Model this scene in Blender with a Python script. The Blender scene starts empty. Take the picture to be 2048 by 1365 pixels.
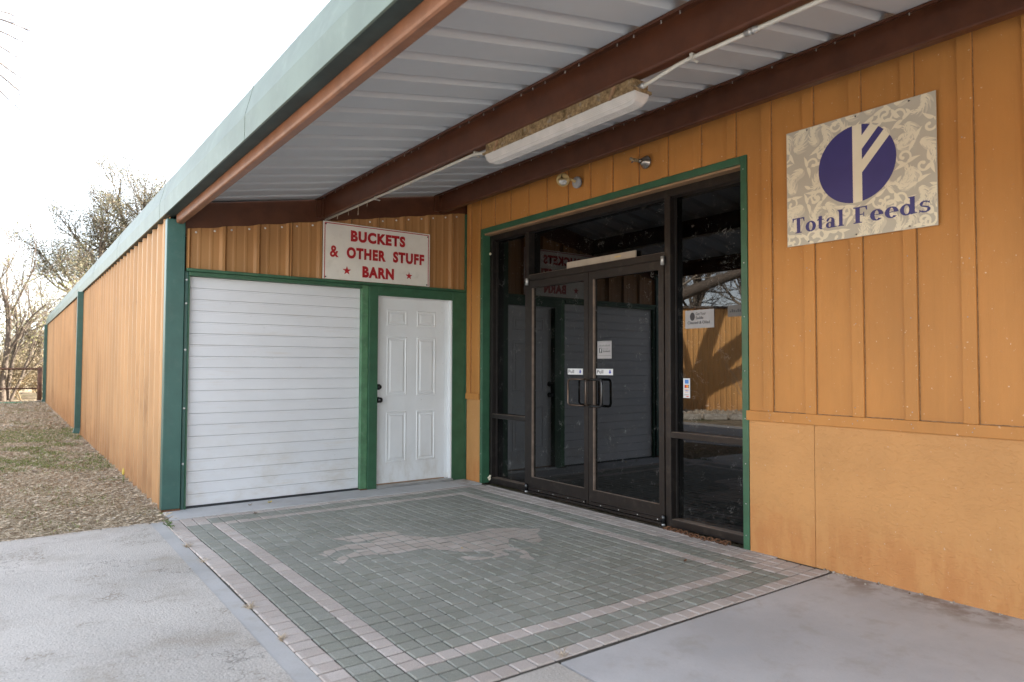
import bpy, bmesh, math, random
import numpy as np
from mathutils import Vector, Matrix, geometry
R = math.radians
rng = random.Random(7)
nrng = np.random.default_rng(7)
scn = bpy.context.scene
COL = scn.collection

# ------------------------------------------------------------------ camera
cd = bpy.data.cameras.new('camera')
cam = bpy.data.objects.new('camera', cd); COL.objects.link(cam)
yaw, pitch, roll = 0.633661512, 0.035894097, 0.0031943229
fw = Vector((math.sin(yaw)*math.cos(pitch), math.cos(yaw)*math.cos(pitch), math.sin(pitch)))
rt = Vector((math.cos(yaw), -math.sin(yaw), 0)); up = rt.cross(fw)
r2 = rt*math.cos(roll)+up*math.sin(roll); u2 = -rt*math.sin(roll)+up*math.cos(roll)
M = Matrix((r2, u2, -fw)).transposed().to_4x4()
M.translation = Vector((-4.40457, -6.90533, 1.33194))
cam.matrix_world = M
cd.sensor_width = 36; cd.lens = 1380.60766/2048*36
cd.clip_start = 0.05; cd.clip_end = 3000
cd.dof.use_dof = True; cd.dof.focus_distance = 6.2; cd.dof.aperture_fstop = 2.4
scn.camera = cam

# ------------------------------------------------------------------ world, sun, exposure
SUN_EL = R(31); sd = Vector((0.96, -0.28, 0)).normalized()
sunv = Vector((sd.x*math.cos(SUN_EL), sd.y*math.cos(SUN_EL), math.sin(SUN_EL)))
w = bpy.data.worlds.new('World'); scn.world = w; w.use_nodes = True
nt = w.node_tree; nt.nodes.clear()
sky = nt.nodes.new('ShaderNodeTexSky'); sky.sky_type = 'NISHITA'; sky.sun_disc = False
sky.sun_elevation = SUN_EL; sky.sun_rotation = math.atan2(sd.x, sd.y)
sky.air_density = 1.0; sky.dust_density = 1.3; sky.ozone_density = 1.0
bgn = nt.nodes.new('ShaderNodeBackground'); bgn.inputs[1].default_value = 0.15
out = nt.nodes.new('ShaderNodeOutputWorld')
hsv = nt.nodes.new('ShaderNodeHueSaturation'); hsv.inputs['Saturation'].default_value = .40      # thin bright haze over the blue
nt.links.new(sky.outputs[0], hsv.inputs['Color']); nt.links.new(hsv.outputs[0], bgn.inputs[0]); nt.links.new(bgn.outputs[0], out.inputs[0])
sl = bpy.data.lights.new('sun', 'SUN'); sl.energy = 5.0; sl.angle = R(0.55); sl.color = (1, 0.93, 0.82)
so = bpy.data.objects.new('sun', sl); COL.objects.link(so)
so.rotation_euler = (-sunv).to_track_quat('-Z', 'Y').to_euler()
scn.view_settings.view_transform = 'Standard'; scn.view_settings.look = 'None'
scn.view_settings.gamma = 1; scn.view_settings.use_curve_mapping = False
scn.view_settings.exposure = 2.47
scn.cycles.max_bounces = 8; scn.cycles.diffuse_bounces = 5; scn.cycles.transparent_max_bounces = 12

# ------------------------------------------------------------------ materials
class NB:
    def __init__(s, name):
        s.m = bpy.data.materials.new(name); s.m.use_nodes = True
        s.t = s.m.node_tree; s.n = s.t.nodes; s.n.clear()
        s.out = s.n.new('ShaderNodeOutputMaterial')
        s.p = s.n.new('ShaderNodeBsdfPrincipled')
        s.t.links.new(s.p.outputs[0], s.out.inputs[0])
        s._pos = None
    def L(s, a, b): s.t.links.new(a, b)
    def pos(s):
        if not s._pos: s._pos = s.n.new('ShaderNodeNewGeometry').outputs['Position']
        return s._pos
    def scaled(s, sc):
        v = s.n.new('ShaderNodeVectorMath'); v.operation = 'MULTIPLY'
        s.L(s.pos(), v.inputs[0]); v.inputs[1].default_value = sc; return v.outputs[0]
    def noise(s, scale, detail=4, rough=.55, stretch=(1,1,1), dist=0):
        n = s.n.new('ShaderNodeTexNoise'); n.inputs['Scale'].default_value = scale
        n.inputs['Detail'].default_value = detail; n.inputs['Roughness'].default_value = rough
        n.inputs['Distortion'].default_value = dist
        s.L(s.scaled(stretch), n.inputs['Vector']); return n.outputs[0]
    def vor(s, scale, feature='F1', stretch=(1,1,1)):
        n = s.n.new('ShaderNodeTexVoronoi'); n.feature = feature; n.inputs['Scale'].default_value = scale
        s.L(s.scaled(stretch), n.inputs['Vector']); return n.outputs[0]
    def ramp(s, fac, a, b, c0=0., c1=1.):
        n = s.n.new('ShaderNodeMapRange'); n.interpolation_type = 'SMOOTHSTEP'
        s.L(fac, n.inputs[0]); n.inputs[1].default_value = a; n.inputs[2].default_value = b
        n.inputs[3].default_value = c0; n.inputs[4].default_value = c1; return n.outputs[0]
    def math(s, op, a, b=None):
        n = s.n.new('ShaderNodeMath'); n.operation = op
        for i, v in enumerate((a, b)):
            if v is None: continue
            if isinstance(v, (int, float)): n.inputs[i].default_value = v
            else: s.L(v, n.inputs[i])
        return n.outputs[0]
    def mix(s, fac, a, b, mode='MIX'):
        n = s.n.new('ShaderNodeMix'); n.data_type = 'RGBA'; n.blend_type = mode
        if isinstance(fac, (int, float)): n.inputs[0].default_value = fac
        else: s.L(fac, n.inputs[0])
        for i, v in ((6, a), (7, b)):
            if isinstance(v, tuple): n.inputs[i].default_value = (*v, 1)[:4]
            else: s.L(v, n.inputs[i])
        return n.outputs[2]
    def sep(s, i):
        n = s.n.new('ShaderNodeSeparateXYZ'); s.L(s.pos(), n.inputs[0]); return n.outputs[i]
    def base(s, c):
        if isinstance(c, tuple): s.p.inputs['Base Color'].default_value = (*c, 1)
        else: s.L(c, s.p.inputs['Base Color'])
    def set(s, rough=.6, metal=0., spec=.5):
        if isinstance(rough, (int, float)): s.p.inputs['Roughness'].default_value = rough
        else: s.L(rough, s.p.inputs['Roughness'])
        s.p.inputs['Metallic'].default_value = metal; s.p.inputs['Specular IOR Level'].default_value = spec
    def bump(s, h, strength=.3, dist=.01):
        b = s.n.new('ShaderNodeBump'); b.inputs['Strength'].default_value = strength; b.inputs['Distance'].default_value = dist
        s.L(h, b.inputs['Height']); s.L(b.outputs[0], s.p.inputs['Normal'])

def k(c, f): return tuple(x*f for x in c)
def simple(name, c, rough=.55, metal=0., spec=.5, var=.12, scale=6, bump=0., bscale=60, dirt=None, dirtamt=.0):
    b = NB(name)
    n = b.noise(scale, 5)
    col = b.mix(b.ramp(n, .3, .7), k(c, 1-var), k(c, 1+var))
    if dirt:
        m = b.ramp(b.noise(scale*2.3, 6, .65), .5, .75, 0, dirtamt)
        col = b.mix(m, col, dirt)
    b.base(col); b.set(rough, metal, spec)
    if bump: b.bump(b.noise(bscale, 3), bump, .004)
    return b.m

def siding_mat(name, c, stain):
    b = NB(name)
    n = b.noise(1.3, 4, .6, (1, 1, .35))
    col = b.mix(b.ramp(n, .3, .72), k(c, .86), k(c, 1.1))
    # rain streaks and rust coloured splash band at the foot
    st = b.noise(5, 4, .6, (1.5, 1.5, .12))
    zf = b.ramp(b.sep(2), .0, .75, 1, 0)
    zf = b.math('MULTIPLY', zf, b.ramp(b.noise(2.5, 4, .6, (1, 1, .5)), .25, .7))
    col = b.mix(b.math('MULTIPLY', zf, .6), col, stain)
    dk = b.ramp(st, .6, .78, 0, .2)
    pt = b.math('MULTIPLY', b.ramp(b.noise(.55, 3, .5, (1, 1, .5)), .55, .7), b.ramp(b.noise(8, 5, .65, (1, 1, .2)), .4, .66, 0, .75)); col = b.mix(pt, col, (.17, .085, .035))
    col = b.mix(dk, col, k(stain, .75))
    b.base(col); b.set(.48, 0, .4)
    b.bump(b.noise(3, 2, .5, (1, 1, .6)), .12, .02)
    return b.m

MAT = {}
MAT['siding'] = siding_mat('tan metal siding', (.50, .295, .14), (.26, .11, .045))
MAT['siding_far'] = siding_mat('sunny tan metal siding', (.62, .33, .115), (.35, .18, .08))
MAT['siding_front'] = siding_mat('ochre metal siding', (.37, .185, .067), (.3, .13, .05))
def board_mat():
    b = NB('ochre painted hardboard')
    c = (.465, .203, .051)
    col = b.mix(b.ramp(b.noise(1.1, 5, .6, (1, 1, .5)), .3, .7), k(c, .88), k(c, 1.08))
    col = b.mix(b.ramp(b.noise(9, 5, .7), .6, .8, 0, .25), col, (.52, .32, .16))
    stk = b.noise(7, 5, .65, (1, 2.5, .1))
    col = b.mix(b.ramp(stk, .52, .78, 0, .24), col, k(c, .62)); col = b.mix(b.ramp(stk, .48, .25, 0, .16), col, k(c, 1.35))
    col = b.mix(b.math('MULTIPLY', b.ramp(b.noise(2.3, 4), .52, .66), b.ramp(b.noise(28, 5, .75), .58, .7, 0, .5)), col, (.34, .19, .1))
    sp = b.ramp(b.noise(60, 2, .5), .705, .75, 0, .7)
    col = b.mix(sp, col, (.68, .55, .4))
    b.base(col); b.set(.55, 0, .35)
    g = b.noise(40, 4, .6, (1, 5, .35))
    b.bump(g, .4, .005)
    return b.m
MAT['board'] = board_mat()
def wains_mat():
    b = NB('ochre textured stucco panel')
    c = (.50, .25, .088)
    col = b.mix(b.ramp(b.noise(1.6, 5, .6), .3, .7), k(c, .93), k(c, 1.07))
    col = b.mix(b.ramp(b.noise(14, 5, .7), .62, .78, 0, .3), col, (.60, .36, .17))
    z = b.sep(2)
    drip = b.noise(4, 5, .65, (1, 2.2, .6))
    low = b.math('MULTIPLY', b.ramp(z, .1, .5, 1, 0), b.ramp(drip, .42, .62))
    col = b.mix(b.math('MULTIPLY', low, .55), col, (.40, .16, .05))
    edge = b.math('ADD', z, b.math('MULTIPLY', b.noise(1.7, 5), -.62))
    col = b.mix(b.math('MULTIPLY', b.ramp(edge, -.03, -.012, .5, 0), b.ramp(b.noise(1.1, 4), .42, .6, .15, 1)), col, (.46, .19, .06))
    sp = b.ramp(b.noise(60, 2, .5), .72, .77, 0, .5)
    col = b.mix(sp, col, (.62, .52, .42))
    b.base(col); b.set(.62, 0, .35)
    h = b.noise(60, 3, .55, (1, .6, 1.15), .8)
    h2 = b.ramp(h, .45, .75)
    b.bump(h2, .65, .0035)
    return b.m
MAT['wains'] = wains_mat()
MAT['green_teal'] = simple('teal green painted trim', (.034, .105, .088), .4, spec=.5, var=.1, scale=4, dirt=(.2, .24, .22), dirtamt=.12)
MAT['green'] = simple('green painted trim', (.03, .1, .052), .45, spec=.5, var=.14, scale=5, dirt=(.1, .17, .11), dirtamt=.2, bump=.05)
MAT['green_light'] = simple('weathered green steel post', (.075, .19, .095), .5, var=.2, scale=9, dirt=(.2, .28, .2), dirtamt=.4)
MAT['gutter'] = simple('weathered green gutter', (.125, .165, .13), .45, spec=.4, var=.1, scale=3, dirt=(.24, .3, .25), dirtamt=.25)
MAT['rust'] = simple('red oxide steel', (.085, .029, .0135), .38, spec=.4, var=.16, scale=7, dirt=(.12, .05, .03), dirtamt=.2)
MAT['rust_bounce_lit'] = simple('bounce lit red oxide', (.19, .083, .043), .45, spec=.4, var=.14, scale=7, dirt=(.35, .19, .12), dirtamt=.3)  # lighter copy of the red oxide, bounce light on the eave strut painted in
MAT['roof_under'] = simple('galvalume sheet', (.50, .525, .545), .5, metal=.0, spec=.4, var=.02, scale=2.5)
def door_mat():
    b = NB('white painted door'); c = (.75, .765, .775)
    col = b.mix(b.ramp(b.noise(2.5, 4), .3, .7), k(c, .96), k(c, 1.02))
    g = b.math('MULTIPLY', b.ramp(b.sep(2), .0, .55, .8, .06), b.ramp(b.noise(5, 6, .7, (1, 1, .5)), .42, .75))
    col = b.mix(g, col, (.5, .46, .4))
    col = b.mix(b.ramp(b.noise(38, 3, .6), .70, .76, 0, .5), col, (.35, .33, .3))
    b.base(col); b.set(.4, 0, .45); return b.m
MAT['door_white'] = door_mat()
def slat_mat():
    b = NB('white roll up slat')
    c = (.68, .69, .71)
    col = b.mix(b.ramp(b.noise(2.2, 5, .6, (.5, 1, 1)), .3, .75), k(c, .93), k(c, 1.04))
    col = b.mix(b.ramp(b.noise(7, 5, .7, (.25, 1, 2.5)), .56, .78, 0, .4), col, (.56, .5, .42))
    col = b.mix(b.ramp(b.noise(55, 2, .5), .745, .77, 0, .8), col, (.13, .12, .11))
    g = b.math('MULTIPLY', b.ramp(b.sep(2), .0, .9, .7, .08), b.ramp(b.noise(4, 6, .7, (.6, 1, 1)), .42, .75))
    col = b.mix(g, col, (.52, .48, .42))
    b.base(col); b.set(.45, 0, .4); b.bump(b.noise(3, 3, .6), .1, .02); return b.m
MAT['slat'] = slat_mat()
MAT['rubber'] = simple('black rubber seal', (.018, .02, .024), .6)
MAT['black'] = simple('black hardware', (.012, .012, .013), .25, spec=.6)
MAT['bronze'] = simple('dark bronze aluminium', (.012, .009, .0078), .45, metal=.0, spec=.35, var=.2, scale=5, dirt=(.09, .075, .06), dirtamt=.25)
MAT['bronze_light'] = simple('worn bronze edge', (.17, .125, .095), .4, spec=.5, var=.25, scale=12, dirt=(.3, .26, .21), dirtamt=.4)
MAT['bronze_handle'] = simple('bronze pull', (.09, .065, .05), .26, metal=.6, var=.2)
MAT['alu'] = simple('dull aluminium', (.42, .42, .41), .38, metal=.6, var=.12, dirt=(.25, .2, .16), dirtamt=.3)
MAT['conduit'] = simple('painted conduit', (.55, .54, .49), .38, metal=.15, var=.1, dirt=(.35, .28, .2), dirtamt=.3)
MAT['wood_strip'] = simple('tan filler strip', (.3, .18, .1), .6, var=.15)
MAT['screw'] = simple('white screw heads', (.72, .72, .7), .4, metal=.1)
MAT['beige'] = simple('beige plastic strip', (.36, .31, .25), .5, var=.1)
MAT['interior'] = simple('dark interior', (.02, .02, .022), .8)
def mud_mat():
    b = NB('mud crusted housing')
    n = b.noise(38, 6, .7)
    col = b.mix(b.ramp(n, .3, .7), (.12, .08, .042), (.35, .25, .135)); col = b.mix(b.ramp(b.noise(14, 4), .55, .7, 0, .7), col, (.3, .28, .25))
    b.base(col); b.set(.85, 0, .2); b.bump(b.noise(90, 4), .9, .012); return b.m
MAT['mud'] = mud_mat()
def lens_mat():
    b = NB('ribbed acrylic lens')
    b.base(b.mix(b.ramp(b.noise(9, 4), .35, .75), (.62, .61, .59), (.72, .7, .68))); b.set(.22, 0, .5)
    b.p.inputs['Transmission Weight'].default_value = .25
    return b.m
MAT['lens'] = lens_mat()
def glass_mat():
    b = NB('dark tinted glass')
    b.n.remove(b.p)
    fr = b.n.new('ShaderNodeFresnel'); fr.inputs[0].default_value = 1.6
    tr = b.n.new('ShaderNodeBsdfTransparent'); tr.inputs[0].default_value = (.05, .055, .06, 1)
    gl = b.n.new('ShaderNodeBsdfGlossy'); gl.inputs['Roughness'].default_value = .0; gl.inputs[0].default_value = (.95, .96, 1, 1)
    mx = b.n.new('ShaderNodeMixShader'); b.L(fr.outputs[0], mx.inputs[0]); b.L(tr.outputs[0], mx.inputs[1]); b.L(gl.outputs[0], mx.inputs[2])
    df = b.n.new('ShaderNodeBsdfDiffuse'); df.inputs[0].default_value = (.5, .49, .46, 1)
    # dust specks, cobweb threads, thin dust film
    spk = b.ramp(b.noise(90, 2, .5), .75, .79, 0, .8)
    th = b.math('ABSOLUTE', b.math('SUBTRACT', b.noise(5.5, 5, .7, (1, 1, 1), 1.5), .5))
    thr = b.ramp(th, 0, .0045, .6, 0)
    msk = b.ramp(b.noise(6.5, 4, .6, (1.3, 1.3, 1.3)), .52, .66)
    web = b.math('MULTIPLY', thr, msk)
    film = b.ramp(b.noise(2.5, 5, .6), .35, .8, .0, .008)
    low = b.math('MULTIPLY', b.ramp(b.sep(2), .0, .7, .05, .002), b.ramp(b.noise(26, 6, .8, (1, 1.4, .6)), .42, .75))
    f = b.math('ADD', b.math('MAXIMUM', spk, web), b.math('ADD', film, low))
    mx2 = b.n.new('ShaderNodeMixShader'); b.L(f, mx2.inputs[0]); b.L(mx.outputs[0], mx2.inputs[1]); b.L(df.outputs[0], mx2.inputs[2])
    b.L(mx2.outputs[0], b.out.inputs[0]); return b.m
MAT['glass'] = glass_mat()
def paver_mat(name, c, c2):
    b = NB(name)
    # per stone tint from the stone's cell
    sn = b.n.new('ShaderNodeVectorMath'); sn.operation = 'SNAP'
    ad = b.n.new('ShaderNodeVectorMath'); ad.operation = 'ADD'; b.L(b.pos(), ad.inputs[0]); ad.inputs[1].default_value = (3.16, 4.4706, 10.05)
    b.L(ad.outputs[0], sn.inputs[0]); sn.inputs[1].default_value = (.1005, .0997, 30)
    wn = b.n.new('ShaderNodeTexWhiteNoise'); b.L(sn.outputs[0], wn.inputs[0])
    col = b.mix(wn.outputs[0], k(c, .86), c2)
    col = b.mix(b.ramp(b.noise(.9, 5, .6), .36, .68, 0, .6), col, k(c, .66))
    col = b.mix(b.ramp(b.noise(160, 2, .6), .5, .75, 0, .35), col, k(c, 1.6))
    col = b.mix(b.ramp(b.noise(130, 2, .6), .56, .72, 0, .4), col, k(c, .5))
    b.base(col); b.set(.85, 0, .25); b.bump(b.noise(220, 3), .5, .003); return b.m
MAT['paver_green'] = paver_mat('green grey paver', (.31, .318, .272), (.335, .338, .305))
MAT['paver_tan'] = paver_mat('pinkish tan paver', (.53, .465, .42), (.555, .505, .47))
MAT['paver_inlay'] = paver_mat('pale inlay stone', (.54, .475, .42), (.565, .51, .465))
MAT['joint'] = simple('sandy joint', (.06, .055, .046), .9, var=.4, scale=25, bump=.4)
def concrete_mat(name, c, agg, stain):
    b = NB(name)
    col = b.mix(b.ramp(b.noise(.9, 6, .6), .3, .7), k(c, .84), k(c, 1.1))
    col = b.mix(b.ramp(b.noise(3.1, 6, .7), .55, .8, 0, stain), col, k(c, .6))
    if agg:
        rough_ = b.ramp(b.noise(.8, 5, .6), .36, .52, .35, 1)          # worn smooth in places
        v = b.vor(62); col = b.mix(b.math('MULTIPLY', rough_, b.ramp(v, .05, .36, .68, 0)), col, k(c, .38))
        col = b.mix(b.math('MULTIPLY', rough_, b.ramp(b.noise(95, 2), .55, .7, 0, .45)), col, k(c, 1.5))
        col = b.mix(b.ramp(b.noise(1.5, 6, .65, (1, 1.3, 1)), .52, .70, 0, .55), col, (.30, .255, .2))
        col = b.mix(b.math('MULTIPLY', b.ramp(b.noise(2.7, 5, .65), .52, .66), b.ramp(b.noise(60, 4, .7), .45, .62, 0, .8)), col, (.22, .175, .13))
        cr = b.n.new('ShaderNodeTexVoronoi'); cr.feature = 'DISTANCE_TO_EDGE'; cr.inputs['Scale'].default_value = .2
        wv = b.n.new('ShaderNodeVectorMath'); wv.operation = 'ADD'; nz = b.n.new('ShaderNodeTexNoise'); nz.inputs['Scale'].default_value = 3.5; nz.inputs['Detail'].default_value = 6
        b.L(b.pos(), nz.inputs['Vector']); b.L(nz.outputs[1], wv.inputs[0]); b.L(b.pos(), wv.inputs[1]); b.L(wv.outputs[0], cr.inputs['Vector'])
        col = b.mix(b.ramp(cr.outputs[0], .0004, .0016, .5, 0), col, (.1, .085, .07))
    else:
        col = b.mix(b.ramp(b.noise(5, 5, .7), .5, .75, 0, .45), col, (.34, .30, .25)); col = b.mix(b.ramp(b.noise(2.1, 4, .6, (1, 1.6, 1)), .55, .72, 0, .35), col, (.44, .45, .47)); col = b.mix(b.math('MULTIPLY', b.ramp(b.sep(0), -.45, -.02), b.ramp(b.noise(6, 5, .65), .4, .62, 0, .75)), col, (.2, .14, .095)); col = b.mix(b.ramp(b.noise(120, 3), .55, .75, 0, .3), col, k(c, .6))
    b.base(col); b.set(.8, 0, .3); b.bump(b.noise(90 if agg else 60, 5), .8 if agg else .18, .008); return b.m
MAT['conc_agg'] = concrete_mat('exposed aggregate concrete', (.495, .465, .425), True, .25)
MAT['conc'] = concrete_mat('smooth concrete', (.51, .507, .507), False, .35)
MAT['curb'] = concrete_mat('troweled concrete edge', (.45, .445, .435), False, .25)
MAT['drive'] = concrete_mat('pale driveway', (.34, .33, .315), True, .3)
def soil_mat():
    b = NB('thatch and soil')
    col = b.mix(b.ramp(b.noise(2, 6, .7), .3, .7), (.17, .125, .082), (.34, .275, .19))
    col = b.mix(b.ramp(b.noise(.9, 5, .6), .52, .66, 0, .7), col, (.085, .11, .035))
    col = b.mix(b.ramp(b.noise(60, 4, .7), .45, .7, 0, .6), col, (.3, .25, .17))
    b.base(col); b.set(.95, 0, .1); b.bump(b.noise(50, 5), .8, .03); return b.m
MAT['soil'] = soil_mat()
def vary(name, c1, c2, rough=.8, scale=9):
    b = NB(name); b.base(b.mix(b.ramp(b.noise(scale, 3), .35, .65), c1, c2)); b.set(rough, 0, .2); return b.m
MAT['straw'] = vary('dead grass', (.30, .23, .155), (.64, .54, .41), .85, 40)
MAT['grass'] = vary('green grass', (.13, .16, .05), (.27, .29, .11), .7, 30)
MAT['litter'] = vary('fallen leaves', (.15, .1, .065), (.5, .45, .38), .8, 25)
MAT['bark'] = vary('grey bark', (.075, .058, .045), (.15, .12, .095), .9, 30)
MAT['bark_pale'] = vary('pale bark', (.17, .135, .1), (.3, .25, .19), .9, 20)
MAT['leaf_olive'] = vary('olive leaves', (.075, .08, .045), (.15, .145, .085), .6, 5)
MAT['leaf_yellow'] = vary('yellowing leaves', (.14, .145, .05), (.26, .24, .09), .6, 5)
MAT['leaf_dry'] = vary('dry leaves', (.14, .115, .075), (.24, .2, .135), .7, 5)
MAT['brush'] = vary('dry brush twigs', (.19, .135, .075), (.38, .29, .17), .85, 7)
MAT['rock'] = vary('limestone', (.26, .23, .19), (.42, .39, .34), .9, 15)
MAT['mulchrock'] = vary('river stones', (.2, .16, .12), (.42, .36, .28), .9, 18)
MAT['rusty_chain'] = vary('rusted chain', (.09, .04, .022), (.19, .095, .05), .8, 90)
MAT['pipe'] = vary('rusty pipe', (.10, .055, .04), (.17, .09, .06), .7, 9)
MAT['red_ink'] = simple('red vinyl', (.40, .006, .012), .4, var=.08)
MAT['sign_white'] = simple('white sign panel', (.76, .73, .67), .42, var=.05, scale=4, dirt=(.45, .42, .36), dirtamt=.25)
MAT['sign_cream'] = simple('cream print', (.74, .66, .50), .5, var=.03)
MAT['sign_grey'] = simple('greige print', (.48, .43, .345), .5, var=.03)
MAT['sign_greymid'] = simple('mid greige print', (.60, .535, .42), .5, var=.03)
MAT['indigo'] = simple('indigo print', (.043, .038, .165), .45, var=.05)
MAT['paper'] = simple('white paper', (.62, .62, .62), .6, var=.05)
MAT['paper_grey'] = simple('sun faded paper', (.30, .29, .29), .6, var=.08)
MAT['paper_dim'] = simple('dim paper', (.11, .105, .1), .6, var=.1)
MAT['caulk'] = simple('dirty caulk', (.21, .13, .07), .8, var=.45, scale=40)
MAT['gutter_shade'] = simple('dark green painted shade', (.035, .05, .047), .6, spec=.3, var=.2)  # shade of the recess behind the gutter face put into the colour
MAT['ink'] = simple('dark ink', (.03, .03, .035), .6)
MAT['ink_grey'] = simple('grey ink', (.15, .15, .155), .6)
MAT['blue_ink'] = simple('blue ink', (.02, .03, .35), .6)
MAT['card_blue'] = simple('card blue', (.05, .2, .55), .5)
MAT['card_red'] = simple('card red', (.6, .03, .02), .5)
MAT['card_orange'] = simple('card orange', (.75, .28, .03), .5)
MAT['lamp_cream'] = simple('aged cream plastic', (.5, .36, .16), .45, var=.15)
MAT['lamp_glass'] = simple('lamp face', (.5, .5, .48), .15, spec=.7, var=.25, scale=40)
MAT['steel'] = simple('brushed steel', (.32, .29, .26), .25, metal=.8, var=.2)
MAT['grey_paint'] = simple('grey cover plate', (.33, .33, .34), .5, var=.12, scale=20)
MAT['yellow'] = simple('yellow bud', (.62, .5, .1), .5)
MAT['weed'] = vary('weed leaves', (.07, .13, .03), (.14, .2, .06), .6, 60)
MAT['teal_hose'] = simple('green hose', (.08, .33, .2), .5)

# ------------------------------------------------------------------ mesh helpers
class MB:
    def __init__(s): s.v = []; s.f = []; s.sm = []
    def add(s, v, f, smooth=False):
        o = len(s.v); s.v += [tuple(p) for p in v]; s.f += [tuple(i+o for i in q) for q in f]; s.sm += [smooth]*len(f); return s
    def box(s, x0, x1, y0, y1, z0, z1):
        x0, x1 = sorted((x0, x1)); y0, y1 = sorted((y0, y1)); z0, z1 = sorted((z0, z1))
        v = [(x0,y0,z0),(x1,y0,z0),(x1,y1,z0),(x0,y1,z0),(x0,y0,z1),(x1,y0,z1),(x1,y1,z1),(x0,y1,z1)]
        return s.add(v, [(0,3,2,1),(4,5,6,7),(0,1,5,4),(1,2,6,5),(2,3,7,6),(3,0,4,7)])
    def prism(s, prof, ax, a, b, cap=True):
        """prof: closed list of 2-D points; extruded along axis ax ('x','y','z') from a to b"""
        n = len(prof)
        def P(p, t): return {'x': (t, p[0], p[1]), 'y': (p[0], t, p[1]), 'z': (p[0], p[1], t)}[ax]
        v = [P(p, a) for p in prof]+[P(p, b) for p in prof]
        f = [(i, (i+1) % n, n+(i+1) % n, n+i) for i in range(n)]
        if cap: f += [tuple(range(n-1, -1, -1)), tuple(range(n, 2*n))]
        return s.add(v, f)
    def tube(s, pts, rad, n=8, cap=True, smooth=True):
        pts = [Vector(p) for p in pts]; m = len(pts)
        rad = rad if isinstance(rad, (list, tuple)) else [rad]*m
        v = []; ref = None
        for i, p in enumerate(pts):
            d = (pts[min(i+1, m-1)]-pts[max(i-1, 0)])
            if d.length < 1e-9: d = Vector((0, 0, 1))
            d.normalize()
            if ref is None: ref = Vector((0, 0, 1)) if abs(d.z) < .9 else Vector((1, 0, 0))
            a = d.cross(ref)
            if a.length < 1e-6: a = d.orthogonal()
            a.normalize(); b = d.cross(a); ref = a.cross(d)
            for j in range(n):
                t = 2*math.pi*j/n
                v.append(p+(a*math.cos(t)+b*math.sin(t))*rad[i])
        f = [(i*n+j, i*n+(j+1) % n, (i+1)*n+(j+1) % n, (i+1)*n+j) for i in range(m-1) for j in range(n)]
        s.add(v, f, smooth)
        if cap:
            o = len(s.v)-m*n
            s.f += [tuple(o+j for j in range(n-1, -1, -1)), tuple(o+(m-1)*n+j for j in range(n))]; s.sm += [False, False]
        return s
    def lathe(s, c, axis, prof, n=20):
        """prof: (distance along axis, radius)"""
        c = Vector(c); d = Vector(axis).normalized()
        return s.tube([c+d*t for t, r in prof], [max(r, 1e-4) for t, r in prof], n)
    def build(s, name, mat, parent=None, bev=0, loc=None, shade=None):
        me = bpy.data.meshes.new(name); me.from_pydata(s.v, [], s.f)
        for p, q in zip(me.polygons, s.sm): p.use_smooth = q
        me.materials.append(mat if not isinstance(mat, str) else MAT[mat])
        me.update()
        return link(name, me, parent, bev, loc)
def world_at(o):
    return Vector(o.location) if o.parent is None else world_at(o.parent)+o.matrix_parent_inverse.translation+Vector(o.location)
def link(name, me, parent=None, bev=0, loc=None):
    o = bpy.data.objects.new(name, me); COL.objects.link(o)
    if loc is not None: o.location = loc
    if parent is not None:
        o.parent = parent
        # every parent is unrotated and unscaled: children keep world coordinates
        o.matrix_parent_inverse = Matrix.Translation(-world_at(parent))
    if bev:
        m = o.modifiers.new('bevel', 'BEVEL'); m.width = bev; m.segments = 2; m.limit_method = 'ANGLE'
    return o
def thing(name, label, cat, loc=(0, 0, 0), group=None):
    e = bpy.data.objects.new(name, None); COL.objects.link(e); e.location = loc; e.empty_display_size = .2
    return tag(e, label, cat, group)
def tag(o, label, cat, group=None):
    o['label'] = label; o['category'] = cat
    if group: o['group'] = group
    return o
def struct(o): o['kind'] = 'structure'; return o
def stuff(o): o['kind'] = 'stuff'; return o
def npmesh(name, V, F, mat, parent=None):
    """V (n,3) array, F (m,4) or (m,3) array"""
    me = bpy.data.meshes.new(name); nf, kf = F.shape
    me.vertices.add(len(V)); me.vertices.foreach_set('co', V.astype(np.float32).ravel())
    me.loops.add(nf*kf); me.loops.foreach_set('vertex_index', F.astype(np.int32).ravel())
    me.polygons.add(nf); me.polygons.foreach_set('loop_start', np.arange(0, nf*kf, kf, dtype=np.int32))
    me.polygons.foreach_set('loop_total', np.full(nf, kf, dtype=np.int32))
    me.materials.append(MAT[mat]); me.update(calc_edges=True)
    return link(name, me, parent)
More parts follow.
